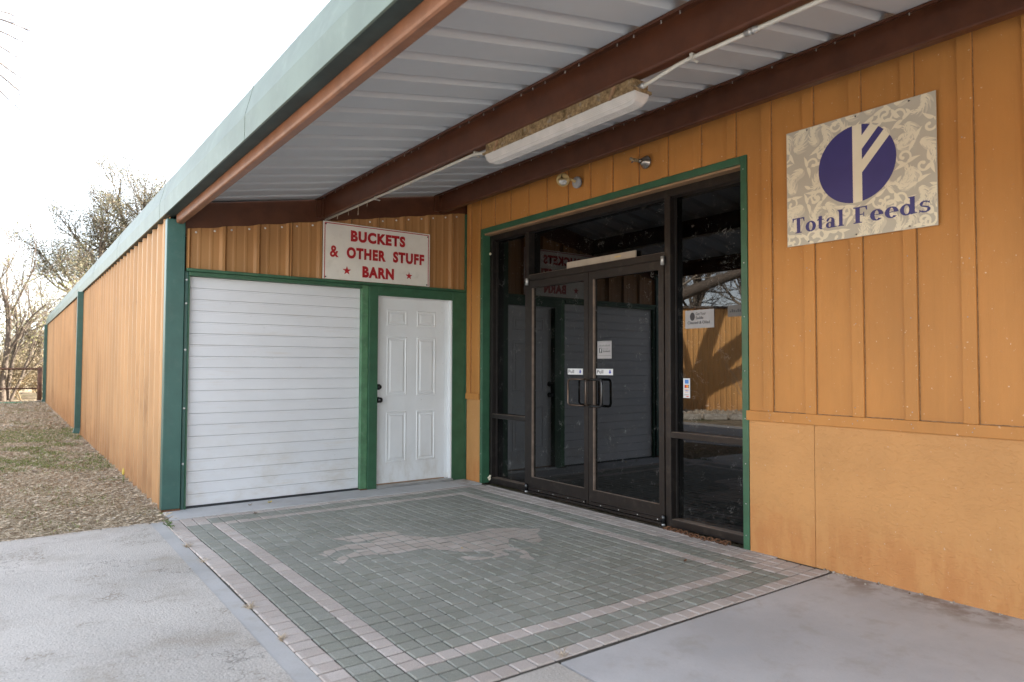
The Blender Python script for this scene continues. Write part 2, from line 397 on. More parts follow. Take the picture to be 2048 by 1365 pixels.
# flat text as a mesh; plane 'x' faces -x, plane 'y' faces -y
def text_mesh(body, bold=0.0, spacing=1.0):
    cu = bpy.data.curves.new('lettering', 'FONT'); cu.body = body; cu.size = 1; cu.offset = bold; cu.space_character = spacing; cu.resolution_u = 4
    o = bpy.data.objects.new('lettering', cu); COL.objects.link(o)
    bpy.context.view_layer.update()
    me = bpy.data.meshes.new_from_object(o.evaluated_get(bpy.context.evaluated_depsgraph_get()))
    bpy.data.objects.remove(o)
    return me
def onplane(plane, d, u0, z):
    """2-D (u to the viewer's right, z up) to world"""
    return (u0, d, z) if plane == 'y' else (d, -u0, z)
def text(body, plane, d, u0, u1, z0, z1, mat, parent, bold=0.0, name='lettering', spacing=1.0):
    me = text_mesh(body, bold, spacing)
    co = np.zeros(len(me.vertices)*3); me.vertices.foreach_get('co', co); co = co.reshape(-1, 3)
    mn, mx_ = co.min(0), co.max(0)
    u = u0+(co[:, 0]-mn[0])/(mx_[0]-mn[0])*(u1-u0); z = z0+(co[:, 1]-mn[1])/(mx_[1]-mn[1])*(z1-z0)
    if plane == 'y': V = np.stack([u, np.full_like(u, d), z], 1)
    else: V = np.stack([np.full_like(u, d), -u, z], 1)
    me.vertices.foreach_set('co', V.ravel()); me.materials.clear(); me.materials.append(MAT[mat]); me.update()
    return link(name, me, parent)
def flat(polys, plane, d, mat, parent, name, step=0.000006):
    """flat print: list of 2-D polygons, each a hair above the one before"""
    mb = MB()
    for i, p in enumerate(polys):
        dd = d-step*i
        mb.add([onplane(plane, dd, a, b) for a, b in p], [tuple(range(len(p)))])
    return mb.build(name, mat, parent)
def rect2(u0, u1, z0, z1): return [(u0, z0), (u1, z0), (u1, z1), (u0, z1)]
def disc2(cu, cz, ru, rz=None, n=40, a0=0, a1=2*math.pi):
    rz = rz or ru
    return [(cu+ru*math.cos(a0+(a1-a0)*i/n), cz+rz*math.sin(a0+(a1-a0)*i/n)) for i in range(n)]

RS = .175                                   # roof slope
def roofz(x): return 2.83+RS*(x+3.13)       # top of purlins
# ================================================================== GROUND
def poly_prism(name, pts, z0, z1, mat):
    return MB().prism(pts, 'z', z0, z1).build(name, mat)
g = struct(MB().add([(-900, -900, -.035), (900, -900, -.035), (900, 900, -.035), (-900, 900, -.035)], [(0, 1, 2, 3)]).build('ground', 'soil'))
struct(poly_prism('driveway', [(-8.6, -.36), (-5.7, -.36), (-5.2, .5), (-4.95, 2.2), (-4.95, 60), (-8.6, 60)], -.09, -.018, 'drive'))
struct(poly_prism('concrete_apron', [(-30, -30), (-2.365, -30), (-2.365, -4.485), (-3.385, -4.485), (-3.385, -.345), (-4.4, -.40), (-5.5, -.35), (-30, -.35)], -.12, -.004, 'conc_agg'))
struct(poly_prism('concrete_walk', [(-2.345, -30), (.0, -30), (.0, -4.485), (-2.345, -4.485)], -.12, -.008, 'conc'))
struct(MB().box(-3.3845, -3.286, -4.48, -.345, -.12, -.0065).build('curb_strip', 'curb', bev=.002))
struct(MB().box(-3.23, -.02, -.372, .12, -.12, .004).build('door_slab', 'conc', bev=.004))

# ------------------------------------------------------------------ pavers
PX, PY = .1005, .0997
X0, Y0 = -3.16, -4.4706
NX, NY = 32, 41
pave = struct(bpy.data.objects.new('pavement', None)); COL.objects.link(pave); pave.location = (-1.6, -2.4, 0)
MB().box(-3.285, .03, -4.478, -.374, -.1, -.0075).build('sand_bed', 'joint', pave)
def paver_verts(sx, sy, h=.05, c=.0052, seed=0):
    r = random.Random(seed); j = lambda: r.uniform(-.0012, .0012)
    a, b = sx/2, sy/2
    lo = [(-a, -b, -h), (a, -b, -h), (a, b, -h), (-a, b, -h)]
    md = [(-a+j(), -b+j(), -c*.7), (a+j(), -b+j(), -c*.7), (a+j(), b+j(), -c*.7), (-a+j(), b+j(), -c*.7)]
    tp = [(-a+c+j(), -b+c+j(), 0), (a-c+j(), -b+c+j(), 0), (a-c+j(), b-c+j(), 0), (-a+c+j(), b-c+j(), 0)]
    f = [(0, 1, 5, 4), (1, 2, 6, 5), (2, 3, 7, 6), (3, 0, 4, 7), (4, 5, 9, 8), (5, 6, 10, 9), (6, 7, 11, 10), (7, 4, 8, 11), (8, 9, 10, 11)]
    return lo+md+tp, f
pm = {}
for mname in ('paver_green', 'paver_tan'):
    for wide in (0, 1):
        for s in range(5):
            v, f = paver_verts(((.121) if wide else PX)-.0062, PY-.0092, seed=s+10*wide)
            me = bpy.data.meshes.new('paver'); me.from_pydata(v, [], f); me.materials.append(MAT[mname]); pm[mname, wide, s] = me
def pcolor(i, j):
    # i column from left (-1 = outer light column), j row from the near (bottom) edge
    lastc, lastr = 30, NY-1
    tan = 'paver_tan'; grn = 'paver_green'
    if i == -1 or j == 0 or j == lastr: return tan
    if i >= 29: return tan
    if i in (2,) and 3 <= j <= lastr-3: return tan
    if i == 26 and 3 <= j <= lastr-3: return tan
    if j in (3, lastr-3) and 2 <= i <= 26: return tan
    if i >= 28 and j <= 3: return tan
    if i == 0 and j >= lastr-2: return tan
    if i == 1 and j >= lastr-2: return tan
    return grn
cells = []
for i in range(-1, 31):
    for j in range(NY):
        cx = X0+(i+.5)*PX; sx = 0
        if i == -1: cx = X0-.0595-.002; sx = 1
        cy = Y0+(j+.5)*PY
        dz = .0022*math.sin(cx*5.1+1)*math.sin(cy*4.3)+nrng.uniform(-.0016, .0016)
        cx += .006*math.sin(cy*2.1+.4)+nrng.uniform(-.0007, .0007); cy += .005*math.sin(cx*2.1)+nrng.uniform(-.0008, .0008)
        d = math.hypot(cx+4.4, cy+6.9)
        cells.append((d, i, j, cx, cy, dz, sx))
cells.sort()
sv, sf, smats = [], [], []
rest = MB(); restm = []
for n_, (d, i, j, cx, cy, dz, sx) in enumerate(cells):
    mn = pcolor(i, j)
    if n_ < 290:
        o = link('paver', pm[mn, sx, n_ % 5], pave, loc=(cx, cy, dz)); o.rotation_euler = (nrng.uniform(-.012, .012), nrng.uniform(-.012, .012), nrng.uniform(-.012, .012))
    else:
        v, f = paver_verts(((.121) if sx else PX)-.0062, PY-.0092, seed=n_)
        tx, ty = nrng.uniform(-.009, .009, 2)
        rest.add([(a+cx, b+cy, c+dz+a*tx+b*ty) for a, b, c in v], f); restm += [0 if mn == 'paver_green' else 1]*len(f)
ro = rest.build('far_pavers', 'paver_green', pave); ro.data.materials.append(MAT['paver_tan'])
ro.data.polygons.foreach_set('material_index', restm); stuff(ro)
# narrow cut pieces along the wall foot
cut = MB()
for j in range(4, NY-1):
    v, f = paver_verts(.036, PY-.004, seed=j); cut.add([(a-.022, b+Y0+(j+.5)*PY, c-.001) for a, b, c in v], f)
stuff(cut.build('cut_pavers', 'paver_tan', pave))
# running horse inlay, cut from tan stones along the same joints
HORSE = [(-2.592,-2.129),(-2.558,-2.143),(-2.522,-2.069),(-2.454,-2.061),(-2.368,-2.029),(-2.328,-1.997),(-2.242,-2.023),(-2.163,-2.055),(-2.09,-2.007),(-2.011,-1.96),(-2.12,-1.973),(-2.234,-1.992),(-2.276,-1.924),(-2.315,-1.833),(-2.353,-1.78),(-2.235,-1.761),(-2.17,-1.78),(-2.095,-1.766),(-2.014,-1.769),(-1.916,-1.811),(-1.848,-1.846),(-1.835,-2.007),(-1.827,-2.039),(-1.712,-2.174),(-1.62,-2.226),(-1.525,-2.254),(-1.393,-2.227),(-1.297,-2.239),(-1.193,-2.214),(-1.105,-2.233),(-1.0,-2.308),(-.942,-2.408),(-.845,-2.448),(-.885,-2.506),(-.971,-2.57),(-.999,-2.631),(-1.052,-2.749),(-1.125,-2.798),(-1.181,-2.795),(-1.182,-2.72),(-1.201,-2.643),(-1.211,-2.558),(-1.271,-2.605),(-1.337,-2.695),(-1.37,-2.767),(-1.348,-2.83),(-1.334,-2.886),(-1.366,-2.976),(-1.401,-3.037),(-1.422,-3.118),(-1.454,-3.136),(-1.496,-3.044),(-1.446,-2.984),(-1.413,-2.997),(-1.399,-2.93),(-1.407,-2.868),(-1.453,-2.813),(-1.493,-2.818),(-1.491,-2.908),(-1.508,-2.939),(-1.571,-2.937),(-1.654,-2.93),(-1.744,-2.928),(-1.808,-2.872),(-1.812,-2.764),(-1.772,-2.772),(-1.724,-2.848),(-1.639,-2.909),(-1.586,-2.883),(-1.574,-2.815),(-1.589,-2.749),(-1.67,-2.713),(-1.75,-2.656),(-1.806,-2.559),(-1.866,-2.505),(-1.894,-2.439),(-1.922,-2.43),(-1.993,-2.437),(-2.062,-2.443),(-2.158,-2.441),(-2.236,-2.417),(-2.295,-2.375),(-2.368,-2.355),(-2.458,-2.364),(-2.52,-2.442),(-2.561,-2.482),(-2.581,-2.378),(-2.563,-2.381),(-2.508,-2.307),(-2.382,-2.247),(-2.329,-2.208),(-2.229,-2.233),(-2.302,-2.158),(-2.362,-2.127),(-2.417,-2.122),(-2.467,-2.142),(-2.528,-2.208),(-2.56,-2.239),(-2.575,-2.227)]
tris = geometry.tessellate_polygon([[Vector((a, b, 0)) for a, b in HORSE]])
def clip(poly, ax, val, keep_less):
    o = []
    for q in range(len(poly)):
        a, b = poly[q], poly[(q+1) % len(poly)]
        ia = (a[ax] <= val) == keep_less; ib = (b[ax] <= val) == keep_less
        if ia: o.append(a)
        if ia != ib:
            t = (val-a[ax])/(b[ax]-a[ax]); o.append((a[0]+(b[0]-a[0])*t, a[1]+(b[1]-a[1])*t))
    return o
for (d, i, j, cx, cy, dz, sx) in cells:
    if not (-2.8 < cx < -.7 and -3.3 < cy < -1.6): continue
    hx, hy = PX/2-.0045, PY/2-.004
    mb = MB()
    for t in tris:
        p = [HORSE[q] for q in t]
        for ax, val, kl in ((0, cx-hx, False), (0, cx+hx, True), (1, cy-hy, False), (1, cy+hy, True)):
            p = clip(p, ax, val, kl)
            if len(p) < 3: break
        if len(p) >= 3:
            ar = abs(sum(p[q][0]*p[(q+1) % len(p)][1]-p[(q+1) % len(p)][0]*p[q][1] for q in range(len(p))))/2
            if ar > 2e-6: mb.add([(a, b, dz+.0012) for a, b in p], [tuple(range(len(p)))])
    if mb.f:
        mb.build('inlay_paver', 'paver_inlay', pave)

# ================================================================== BARN WING
barn = thing('metal_barn', 'long low metal barn wing with tan ribbed siding, white roll-up door and white entry door', 'barn', (-3.2, 0, 0))
def rib_profile(L, pitch, first, h=.03, minor=.003):
    pts = [(0., 0.)]
    def put(u, hh):
        if 0 < u < L: pts.append((u, hh))
    n = int((L-first)/pitch)+2
    for q in range(-1, n+1):
        c = first+q*pitch
        for a, b in ((-.036, 0), (-.013, h), (.013, h), (.036, 0)): put(c+a, b)
        for m in (1/3, 2/3):
            for a, b in ((-.02, 0), (-.009, minor), (.009, minor), (.02, 0)): put(c+pitch*m+a, b)
    pts.append((L, 0.)); pts.sort(key=lambda p: p[0]); return pts
def corr(name, A, ud, nd, L, z0, ztop, mat, parent, pitch=.305, first=.15, h=.03, minor=.003):
    A, ud, nd = Vector(A), Vector(ud), Vector(nd)
    pr = rib_profile(L, pitch, first, h, minor); v = []
    for u, hh in pr:
        p = A+ud*u+nd*hh; v += [(p.x, p.y, z0), (p.x, p.y, ztop(u))]
    f = [(2*q, 2*q+2, 2*q+3, 2*q+1) for q in range(len(pr)-1)]
    return MB().add(v, f).build(name, mat, parent)
# side wall: sheets 0.915 wide, three ribs each
me0 = None
SW = .915; ns = int(22.4/SW)
for q in range(ns):
    y0 = .085+q*SW
    if me0 is None:
        o = corr('siding_panel', (-3.198, y0, 0), (0, 1, 0), (-1, 0, 0), SW, -.06, lambda u: 2.70, 'siding', barn); me0 = o.data
    else: link('siding_panel', me0, barn, loc=(0, q*SW, 0))
YE = .085+ns*SW
# side wall screw rows
sc = MB()
for q in range(ns*3):
    for z in (.75, 1.45, 2.05):
        c = (-3.203, .085+.075+q*.305, z+.004*math.sin(q)); sc.box(c[0]-.004, c[0]+.002, c[1]-.006, c[1]+.006, c[2]-.006, c[2]+.006)
stuff(sc.build('siding_screws', 'siding', barn))
# corner post and far corner
MB().prism([(-3.238, .0), (-3.082, .0), (-3.082, .1), (-3.238, .1)], 'z', .022, 2.67).build('corner_post', 'green_teal', barn, bev=.006)
MB().box(-3.235, -3.08, .003, .1, -.02, .02).build('post_foot', 'rusty_chain', barn)
MB().box(-3.24, -3.1, YE, YE+.1, -.05, 2.7).build('corner_post', 'green_teal', barn, bev=.006)
# downspouts (square, kicked out at the foot)
for yd in (8.25, 21.6):
    MB().prism([(-3.335, yd-.045), (-3.238, yd-.045), (-3.238, yd+.055), (-3.335, yd+.055)], 'z', .16, 2.69).build('downspout', 'green_teal', barn, bev=.006)
    p = barn.children[-1]
    MB().add([(-3.335, yd-.045, .16), (-3.238, yd-.045, .16), (-3.238, yd+.055, .16), (-3.335, yd+.055, .16),
              (-3.36, yd-.06, .07), (-3.255, yd-.06, .05), (-3.255, yd+.06, .05), (-3.36, yd+.06, .07)],
             [(0, 1, 5, 4), (1, 2, 6, 5), (2, 3, 7, 6), (3, 0, 4, 7)]).build('downspout_kick', 'green_teal', barn)
GUT = [(-3.262, 2.70), (-3.262, 2.849), (-3.212, 3.045), (-3.17, 3.045), (-3.17, 2.86), (-3.25, 2.84), (-3.25, 2.70)]
MB().prism(GUT, 'y', .004, YE+.12).build('gutter', 'gutter', barn)
MB().box(-3.2495, -3.167, .003, YE+.1, 2.704, 2.712).build('gutter_shade_strip', 'gutter_shade', barn)  # added dark strip that paints the shade under the gutter
MB().add([(-3.17, -.07, roofz(-3.17)+.043), (9, -.07, roofz(9)+.043), (9, YE+.1, roofz(9)+.043), (-3.17, YE+.1, roofz(-3.17)+.043)], [(0, 1, 2, 3)]).build('barn_roof', 'roof_under', barn)
MB().box(-3.19, 9, YE, YE+.05, 0, 2.75).build('rear_wall', 'siding', barn)
MB().box(-3.185, .2, .35, .4, 0, 3.0).build('inner_partition', 'interior', barn)
# front siding over the doors
FT = lambda x: 2.593+.182*(x+3.07)
xs = [-3.068, -2.117+.0, -1.166, -.012]
for a, b in zip(xs[:-1], xs[1:]):
    corr('siding_panel', (a, .03, 0), (1, 0, 0), (0, -1, 0), b-a, 2.2, lambda u, a=a: FT(a+u)+.004*math.sin(20*u), 'siding_front', barn, pitch=.3175, first=(-3.062-a) % .3175)
sc = MB()
for q in range(11):
    for dx in (.075, .24):
        x = -3.062+q*.3175+dx
        if x < -.05 and not (-1.77 < x < -.6 and FT(x) < 2.9): sc.lathe((x, .03, FT(x)-.035), (0, -1, 0), [(0, .010), (.004, .010), (.006, .006), (.010, .006), (.011, .001)], 8)
for z in (.42, .93, 1.47, 1.9, 2.12): sc.lathe((-3.061, .028, z), (0, -1, 0), [(0, .011), (.004, .011), (.008, .004)], 8)
stuff(sc.build('screw_heads', 'screw', barn))
# green door surround
MB().box(-3.074, -3.046, .028, .11, .0, 2.2).build('door_jamb', 'green_teal', barn, bev=.002)
MB().box(-3.045, -3.033, .012, .11, .0, 2.157).build('door_jamb', 'green', barn, bev=.002)
MB().box(-3.068, -.018, -.022, .03, 2.198, 2.226).build('header_trim', 'green', barn, bev=.003)
MB().box(-3.045, -1.327, -.006, .1, 2.158, 2.196).build('header_trim', 'green', barn, bev=.003)
MB().box(-1.326, -1.248, .012, .1, .012, 2.196).build('door_post', 'green_light', barn, bev=.005)
MB().box(-1.33, -1.25, -.01, .1, .004, .011).build('post_foot', 'rusty_chain', barn)
MB().box(-1.246, -1.142, -.008, .1, .004, 2.196).build('door_casing', 'green', barn, bev=.004)
MB().box(-1.141, -.2, -.007, .1, 2.092, 2.196).build('door_casing', 'green', barn, bev=.004)
MB().box(-.199, -.022, -.008, .1, .004, 2.196).build('door_casing', 'green', barn, bev=.004)
MB().box(-.021, -.003, -.014, .02, .0, 3.13).build('corner_trim', 'green', barn, bev=.002)
# roll-up door: every slat
rd = MB().box(-3.034, -1.327, .075, .09, .03, 2.16).build('roll_up_door', 'rubber', barn)
SL = .1068
pr = [(.0585, .0012), (.0555, .0035), (.0552, .05), (.0555, .087), (.0572, .0884), (.0572, .0900), (.0555, .0914), (.0555, .1045), (.0585, .1062), (.075, .1066), (.075, .0006)]
sm = MB().prism(pr, 'x', -3.032, -1.329).build('slat', 'slat', rd)
sm.location = (0, 0, .022)
for q in range(1, 20): link('slat', sm.data, rd, loc=(0, .0006*math.sin(q*2.3), .022+q*SL))
MB().box(-3.03, -1.33, .045, .09, -.0, .0235).build('bottom_seal', 'rubber', rd, bev=.006)
# entry door
ed = MB().box(-1.135, -.262, .062, .1, .04, 2.085).build('entry_door', 'door_white', barn, bev=.002)
def raised(x0, x1, z0, z1):
    lv = [(0, .0), (.008, .0055), (.016, .0045), (.024, -.0015), (.032, -.0015), (.052, .006)]
    v, f = [], []
    for d, h in lv:
        y = .0618-h
        v += [(x0+d, y, z0+d), (x1-d, y, z0+d), (x1-d, y, z1-d), (x0+d, y, z1-d)]
    for q in range(len(lv)-1):
        for s in range(4): f.append((4*q+s, 4*q+(s+1) % 4, 4*q+4+(s+1) % 4, 4*q+4+s))
    f.append(tuple(4*(len(lv)-1)+s for s in range(4)))
    return MB().add(v, f)
for x0, x1 in ((-1.005, -.755), (-.63, -.385)):
    for z0, z1 in ((1.775, 1.95), (1.0, 1.652), (.262, .82)):
        raised(x0, x1, z0, z1).build('door_panel', 'door_white', ed)
def knob(z, big):
    mb = MB().lathe((-1.10, .062, z), (0, -1, 0), [(0, .032), (.006, .033), (.010, .028), (.012, .012), (.03, .012)] + ([(.034, .024), (.045, .031), (.06, .028), (.067, .012), (.068, .001)] if big else [(.032, .024), (.036, .024), (.038, .001)]), 20)
    return mb.build('door_knob' if big else 'deadbolt', 'black', ed)
knob(.955, True); knob(1.096, False)
MB().box(-.26, -.2, .06, .1, .03, 2.09).build('door_frame', 'door_white', barn, bev=.002)
MB().box(-.2195, -.2005, -.004, .0595, .03, 2.09).build('door_frame', 'door_white', barn, bev=.002)
MB().box(-1.141, -.2205, .004, .1, 2.0862, 2.0915).build('door_frame', 'door_white', barn, bev=.001)
MB().box(-1.141, -.2, -.045, .1, .0045, .03).build('threshold', 'alu', barn, bev=.004)
MB().box(-1.137, -.262, .055, .1, .031, .0395).build('door_sweep', 'wood_strip', barn)

# ================================================================== CANOPY
can = thing('entrance_canopy', 'lean-to canopy roof over the entrance with rust red steel purlins and grey ribbed deck', 'canopy', (-1.5, -4, 2.8))
YC = -11.0
def deck(y0, y1):
    pr = []
    for q in range(4):
        c = .12+q*.305
        pr += [(c-.05, 0), (c-.026, .046), (c+.026, .046), (c+.05, 0)]
    pr = [p for p in pr if 0 < p[0] < y1-y0]; pr = [(0, 0)]+pr+[(y1-y0, 0)]
    v = []
    for u, h in pr:
        for x in (-3.215, .015): v.append((x, y0+u, roofz(x)+.003+h))
    f = [(2*q, 2*q+1, 2*q+3, 2*q+2) for q in range(len(pr)-1)]
    return MB().add(v, f)
d0 = deck(-.915, 0).build('roof_sheet', 'roof_under', can)
for q in range(1, 12): link('roof_sheet', d0.data, can, loc=(0, -.915*q, 0))
def purlin(xw, ztop, zbot, top_dir, name='purlin'):
    t = .006; fl = .066
    r = [(xw, ztop), (xw-fl, ztop-RS*fl), (xw-fl, ztop-RS*fl-.016), (xw-fl+t, ztop-RS*fl-.016), (xw-fl+t, ztop-RS*fl-t), (xw, ztop-t),
         (xw, zbot+.010), (xw+.006, zbot+.003), (xw+.014, zbot), (xw+fl, zbot), (xw+fl, zbot+.018), (xw+fl-t, zbot+.018), (xw+fl-t, zbot+t), (xw+.016, zbot+t), (xw+t, zbot+.016), (xw+t, ztop)]
    return MB().prism(r, 'y', YC, .045).build(name, 'rust', can)
P2 = purlin(-1.775, roofz(-1.775), 2.856, -1); P3 = purlin(-.37, roofz(-.37), 3.113, -1)
# eave strut with rounded lower corner
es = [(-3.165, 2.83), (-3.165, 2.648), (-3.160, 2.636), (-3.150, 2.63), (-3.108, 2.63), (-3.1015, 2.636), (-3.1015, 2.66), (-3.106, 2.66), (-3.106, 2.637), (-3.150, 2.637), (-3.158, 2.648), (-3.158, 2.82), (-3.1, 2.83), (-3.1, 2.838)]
MB().prism(es, 'y', YC, -.012).build('eave_strut', 'rust_bounce_lit', can)
MB().prism(GUT, 'y', YC, .0).build('gutter', 'gutter', can)
MB().box(-3.2495, -3.167, YC, -.002, 2.704, 2.712).build('gutter_shade_strip', 'gutter_shade', can)  # same painted shade strip along the canopy gutter
for yj in (-8.6, -5.6, -2.6):
    jp = [(-3.2635, 2.6985), (-3.2635, 2.8492), (-3.2135, 3.0452), (-3.2115, 3.0452), (-3.2615, 2.849), (-3.2615, 2.6985)]
    MB().prism(jp, 'y', yj, yj+.035).build('gutter_joint', 'gutter', can)
for yj in (.25, 3.3, 6.3, 9.4, 12.5, 15.5, 18.6): MB().prism(jp, 'y', yj, yj+.035).build('gutter_joint', 'gutter', barn)
rf = MB(); v = []
for x in (-3.098, .05):
    zt = roofz(x)-.004; zb = FT(x)-.06 if x < 0 else 3.1
    v += [(x, .036, zb), (x, .036, zt), (x, .14, zt), (x, .14, zb)]
rf.add(v, [(0, 1, 5, 4), (1, 2, 6, 5), (2, 3, 7, 6), (3, 0, 4, 7), (0, 3, 2, 1), (4, 5, 6, 7)]); rf.build('rafter', 'rust', can)
for xw, zb, zt in ((-1.775, 2.862, roofz(-1.775)-.02), (-.37, 3.12, roofz(-.37)-.02)):
    MB().box(xw-.062, xw-.002, .018, .0355, zb, zt).build('purlin_clip', 'rust', can)
    MB().box(xw-.012, xw-.002, -.05, .018, zb, zt).build('purlin_clip', 'rust', can)
MB().box(-3.1, -2.98, YC-.1, YC, -.05, 2.8).build('canopy_post', 'green_teal', can)
# screw points under the purlin flanges
sp = MB()
for xw in (-1.775, -.37):
    y = -.12
    while y > YC+.2:
        zz = roofz(xw-.035)-.008; sp.box(xw-.0375, xw-.0345, y-.0015, y+.0015, zz-.017, zz)
        y -= rng.choice((.12, .185, .305, .305))
stuff(sp.build('screw_points', 'screw', can))

# ================================================================== STOREFRONT BUILDING
sto = thing('storefront_building', 'ochre board and batten store front with dark glass double doors in a green frame', 'store', (.5, -4, 0))
YW = -12.0
uw = MB()
uw.box(0, .03, YW, -3.852, .944, 3.36); uw.box(0, .03, -3.8515, -.3065, 2.905, 3.36); uw.box(0, .03, -.306, -.001, .944, 3.36)
uw.build('upper_wall', 'board', sto)
MB().box(-.006, .03, -4.3525, -3.852, -.1, .944).build('lower_panel', 'wains', sto, bev=.0015)
MB().box(-.006, .03, -6.79, -4.3555, -.1, .944).build('lower_panel', 'wains', sto, bev=.0015)
MB().box(-.006, .03, YW, -6.793, -.1, .944).build('lower_panel', 'wains', sto, bev=.0015)
MB().box(-.006, .03, -.305, -.022, -.1, .944).build('lower_panel', 'wains', sto, bev=.0015)
MB().box(.031, .2, YW, -3.86, -.1, 3.43).build('wall_core', 'interior', sto)
MB().box(-.026, -.0005, YW, -3.84, .942, 1.012).build('band_board', 'board', sto, bev=.003)
MB().box(-.026, -.0005, -.297, -.024, .942, 1.012).build('band_board', 'board', sto, bev=.003)
q = 0
bm_full = MB().box(-.02, -.0005, -.038, .038, 1.0125, 3.34).build('batten', 'board', sto, bev=.003)
bm_full.location = (0, -4.016, 0)
for q in range(1, 9): link('batten', bm_full.data, sto, loc=(0, -4.016-.3195*q+rng.uniform(-.012, .012), 0), bev=.003)
bm_top = MB().box(-.02, -.0005, -.038, .038, 2.9035, 3.34).build('batten', 'board', sto, bev=.003)
bm_top.location = (0, -3.72, 0)
for y in (-3.40, -3.06, -2.735, -2.415, -2.12, -1.80, -1.47, -1.17, -.85, -.55): link('batten', bm_top.data, sto, loc=(0, y, 0), bev=.003)
MB().box(-.02, -.0005, -.305, -.235, 1.0125, 3.34).build('batten', 'board', sto, bev=.003)
MB().box(-.02, -.0005, -.105, -.03, 1.0125, 3.34).build('batten', 'board', sto, bev=.003)
ck0 = ck1 = None
for o in [c for c in sto.children if c.name.startswith('batten')]:
    zt0 = min(v.co.z for v in o.data.vertices); yl = min(v.co.y for v in o.data.vertices)
    key = round(zt0, 3)
    MB().box(-.0035, -.0003, yl-.0034, yl-.0004, zt0+.0005, 3.335).build('caulk_line', 'caulk', o).matrix_parent_inverse = Matrix.Identity(4)
for q in range(0, 8):
    ya = -4.016-.3195*q-.044; MB().box(-.0035, -.0003, ya-.231, ya, 1.0125, 1.0165).build('caulk_line', 'caulk', sto)
# nail heads / dimples
nl = MB()
for q in range(6):
    y = -4.016-.3195*q
    for z in (1.05, 1.62, 1.95, 2.65): nl.lathe((-.0202, y+rng.uniform(-.015, .015), z+rng.uniform(-.06, .06)), (-1, 0, 0), [(0, .0035), (.001, .0035), (.0015, .001)], 8)
    for z in (.968, .99): nl.lathe((-.0262, y+rng.uniform(-.03, .03), z), (-1, 0, 0), [(0, .0032), (.001, .0032), (.0015, .001)], 8)
stuff(nl.build('nail_heads', 'grey_paint', sto))
# green casing round the glazing
MB().box(-.012, .088, -3.849, -3.797, -.03, 2.903).build('green_casing', 'green', sto, bev=.003)
MB().box(-.012, .088, -.358, -.3065, .0, 2.903).build('green_casing', 'green', sto, bev=.003)
MB().box(-.012, .088, -3.7965, -.3585, 2.846, 2.903).build('green_casing', 'green', sto, bev=.003)
MB().box(.012, .088, -3.7965, -.3585, 2.828, 2.8455).build('filler_strip', 'wood_strip', sto)
cs = MB()
for z in (.1, .33, .62, .95, 1.3, 1.7, 2.1, 2.5, 2.8): cs.lathe((-.012, -3.822, z), (-1, 0, 0), [(0, .005), (.003, .004), (.004, .001)], 6); cs.lathe((-.012, -.33, z), (-1, 0, 0), [(0, .005), (.003, .004), (.004, .001)], 6)
stuff(cs.build('casing_screws', 'alu', sto))
FX0, FX1 = .089, .2
def fr(name, y0, y1, z0, z1, x0=FX0, x1=FX1, m='bronze', parent=None): return MB().box(x0, x1, y0, y1, z0, z1).build(name, m, parent or sto, bev=.003)
fr('window_jamb', -.405, -.359, 0, 2.827); fr('window_jamb', -3.7965, -3.752, 0, 2.827)
fr('head_rail', -3.7515, -.4055, 2.765, 2.827)
fr('mullion', -1.085, -1.025, 0, 2.7645); fr('mullion', -3.032, -2.972, 0, 2.7645)
fr('transom_bar', -2.9715, -1.0855, 2.238, 2.300)
fr('sill_rail', -1.0245, -.4055, 0, .062); fr('sill_rail', -3.7515, -3.0325, 0, .062)
fr('middle_rail', -1.0245, -.4055, .737, .782); fr('middle_rail', -3.7515, -3.0325, .737, .782)
fr('door_sill', -2.9715, -1.0855, 0, .022, .07, .2)
# lighter dusty ledges on rails
for (y0, y1, z) in ((-1.0245, -.4055, .0622), (-3.7515, -3.0325, .0622), (-1.0245, -.4055, .7822), (-3.7515, -3.0325, .7822), (-2.9715, -1.0855, 2.3002)):
    fr('dusty_ledge', y0+.002, y1-.002, z, z+.003, FX0+.004, .168, 'bronze_light')
GX = .17
def pane(y0, y1, z0, z1, parent=None): return MB().box(GX, GX+.006, y0, y1, z0, z1).build('glass_pane', 'glass', parent or sto)
for y0, y1 in ((-1.0245, -.4055), (-3.7515, -3.0325)):
    pane(y0, y1, .0655, .7365); pane(y0, y1, .7855, 2.7645)
    for (a, b) in ((.0655, .7365), (.7855, 2.7645)):    # glazing stops
        fr('glazing_stop', y0, y0+.012, a, b, .145, GX-.0005); fr('glazing_stop', y1-.012, y1, a, b, .145, GX-.0005)
pane(-2.9715, -1.0855, 2.3035, 2.7645)
# double doors
def glass_door(y0, y1, hand):
    x0, x1 = .082, .13
    s = .058
    mb = MB()
    mb.box(x0, x1, y0, y0+s, .028, 2.233); mb.box(x0, x1, y1-s, y1, .028, 2.233)
    mb.box(x0, x1, y0+s, y1-s, 2.158, 2.233); mb.box(x0, x1, y0+s, y1-s, .028, .165)
    d = mb.build('glass_door', 'bronze', sto)
    MB().box(.108, .114, y0+s, y1-s, .165, 2.158).build('glass_pane', 'glass', d)
    st = MB()
    st.box(x0+.003, .107, y0+s+.0003, y1-s-.0003, .1652, .168)
    st.build('dusty_ledge', 'bronze_light', d)
    st = MB(); st.box(x0+.002, .107, y1-s-.010, y1-s-.0003, .169, 2.155); st.build('glazing_bead', 'bronze_light', d)
    MB().box(.068, .0815, y0+.03, y1-.03, .03, .058).build('door_sweep', 'alu' if 0 else 'bronze', d)
    return d
dl = glass_door(-2.027, -1.092, 1); dr = glass_door(-2.966, -2.033, -1)
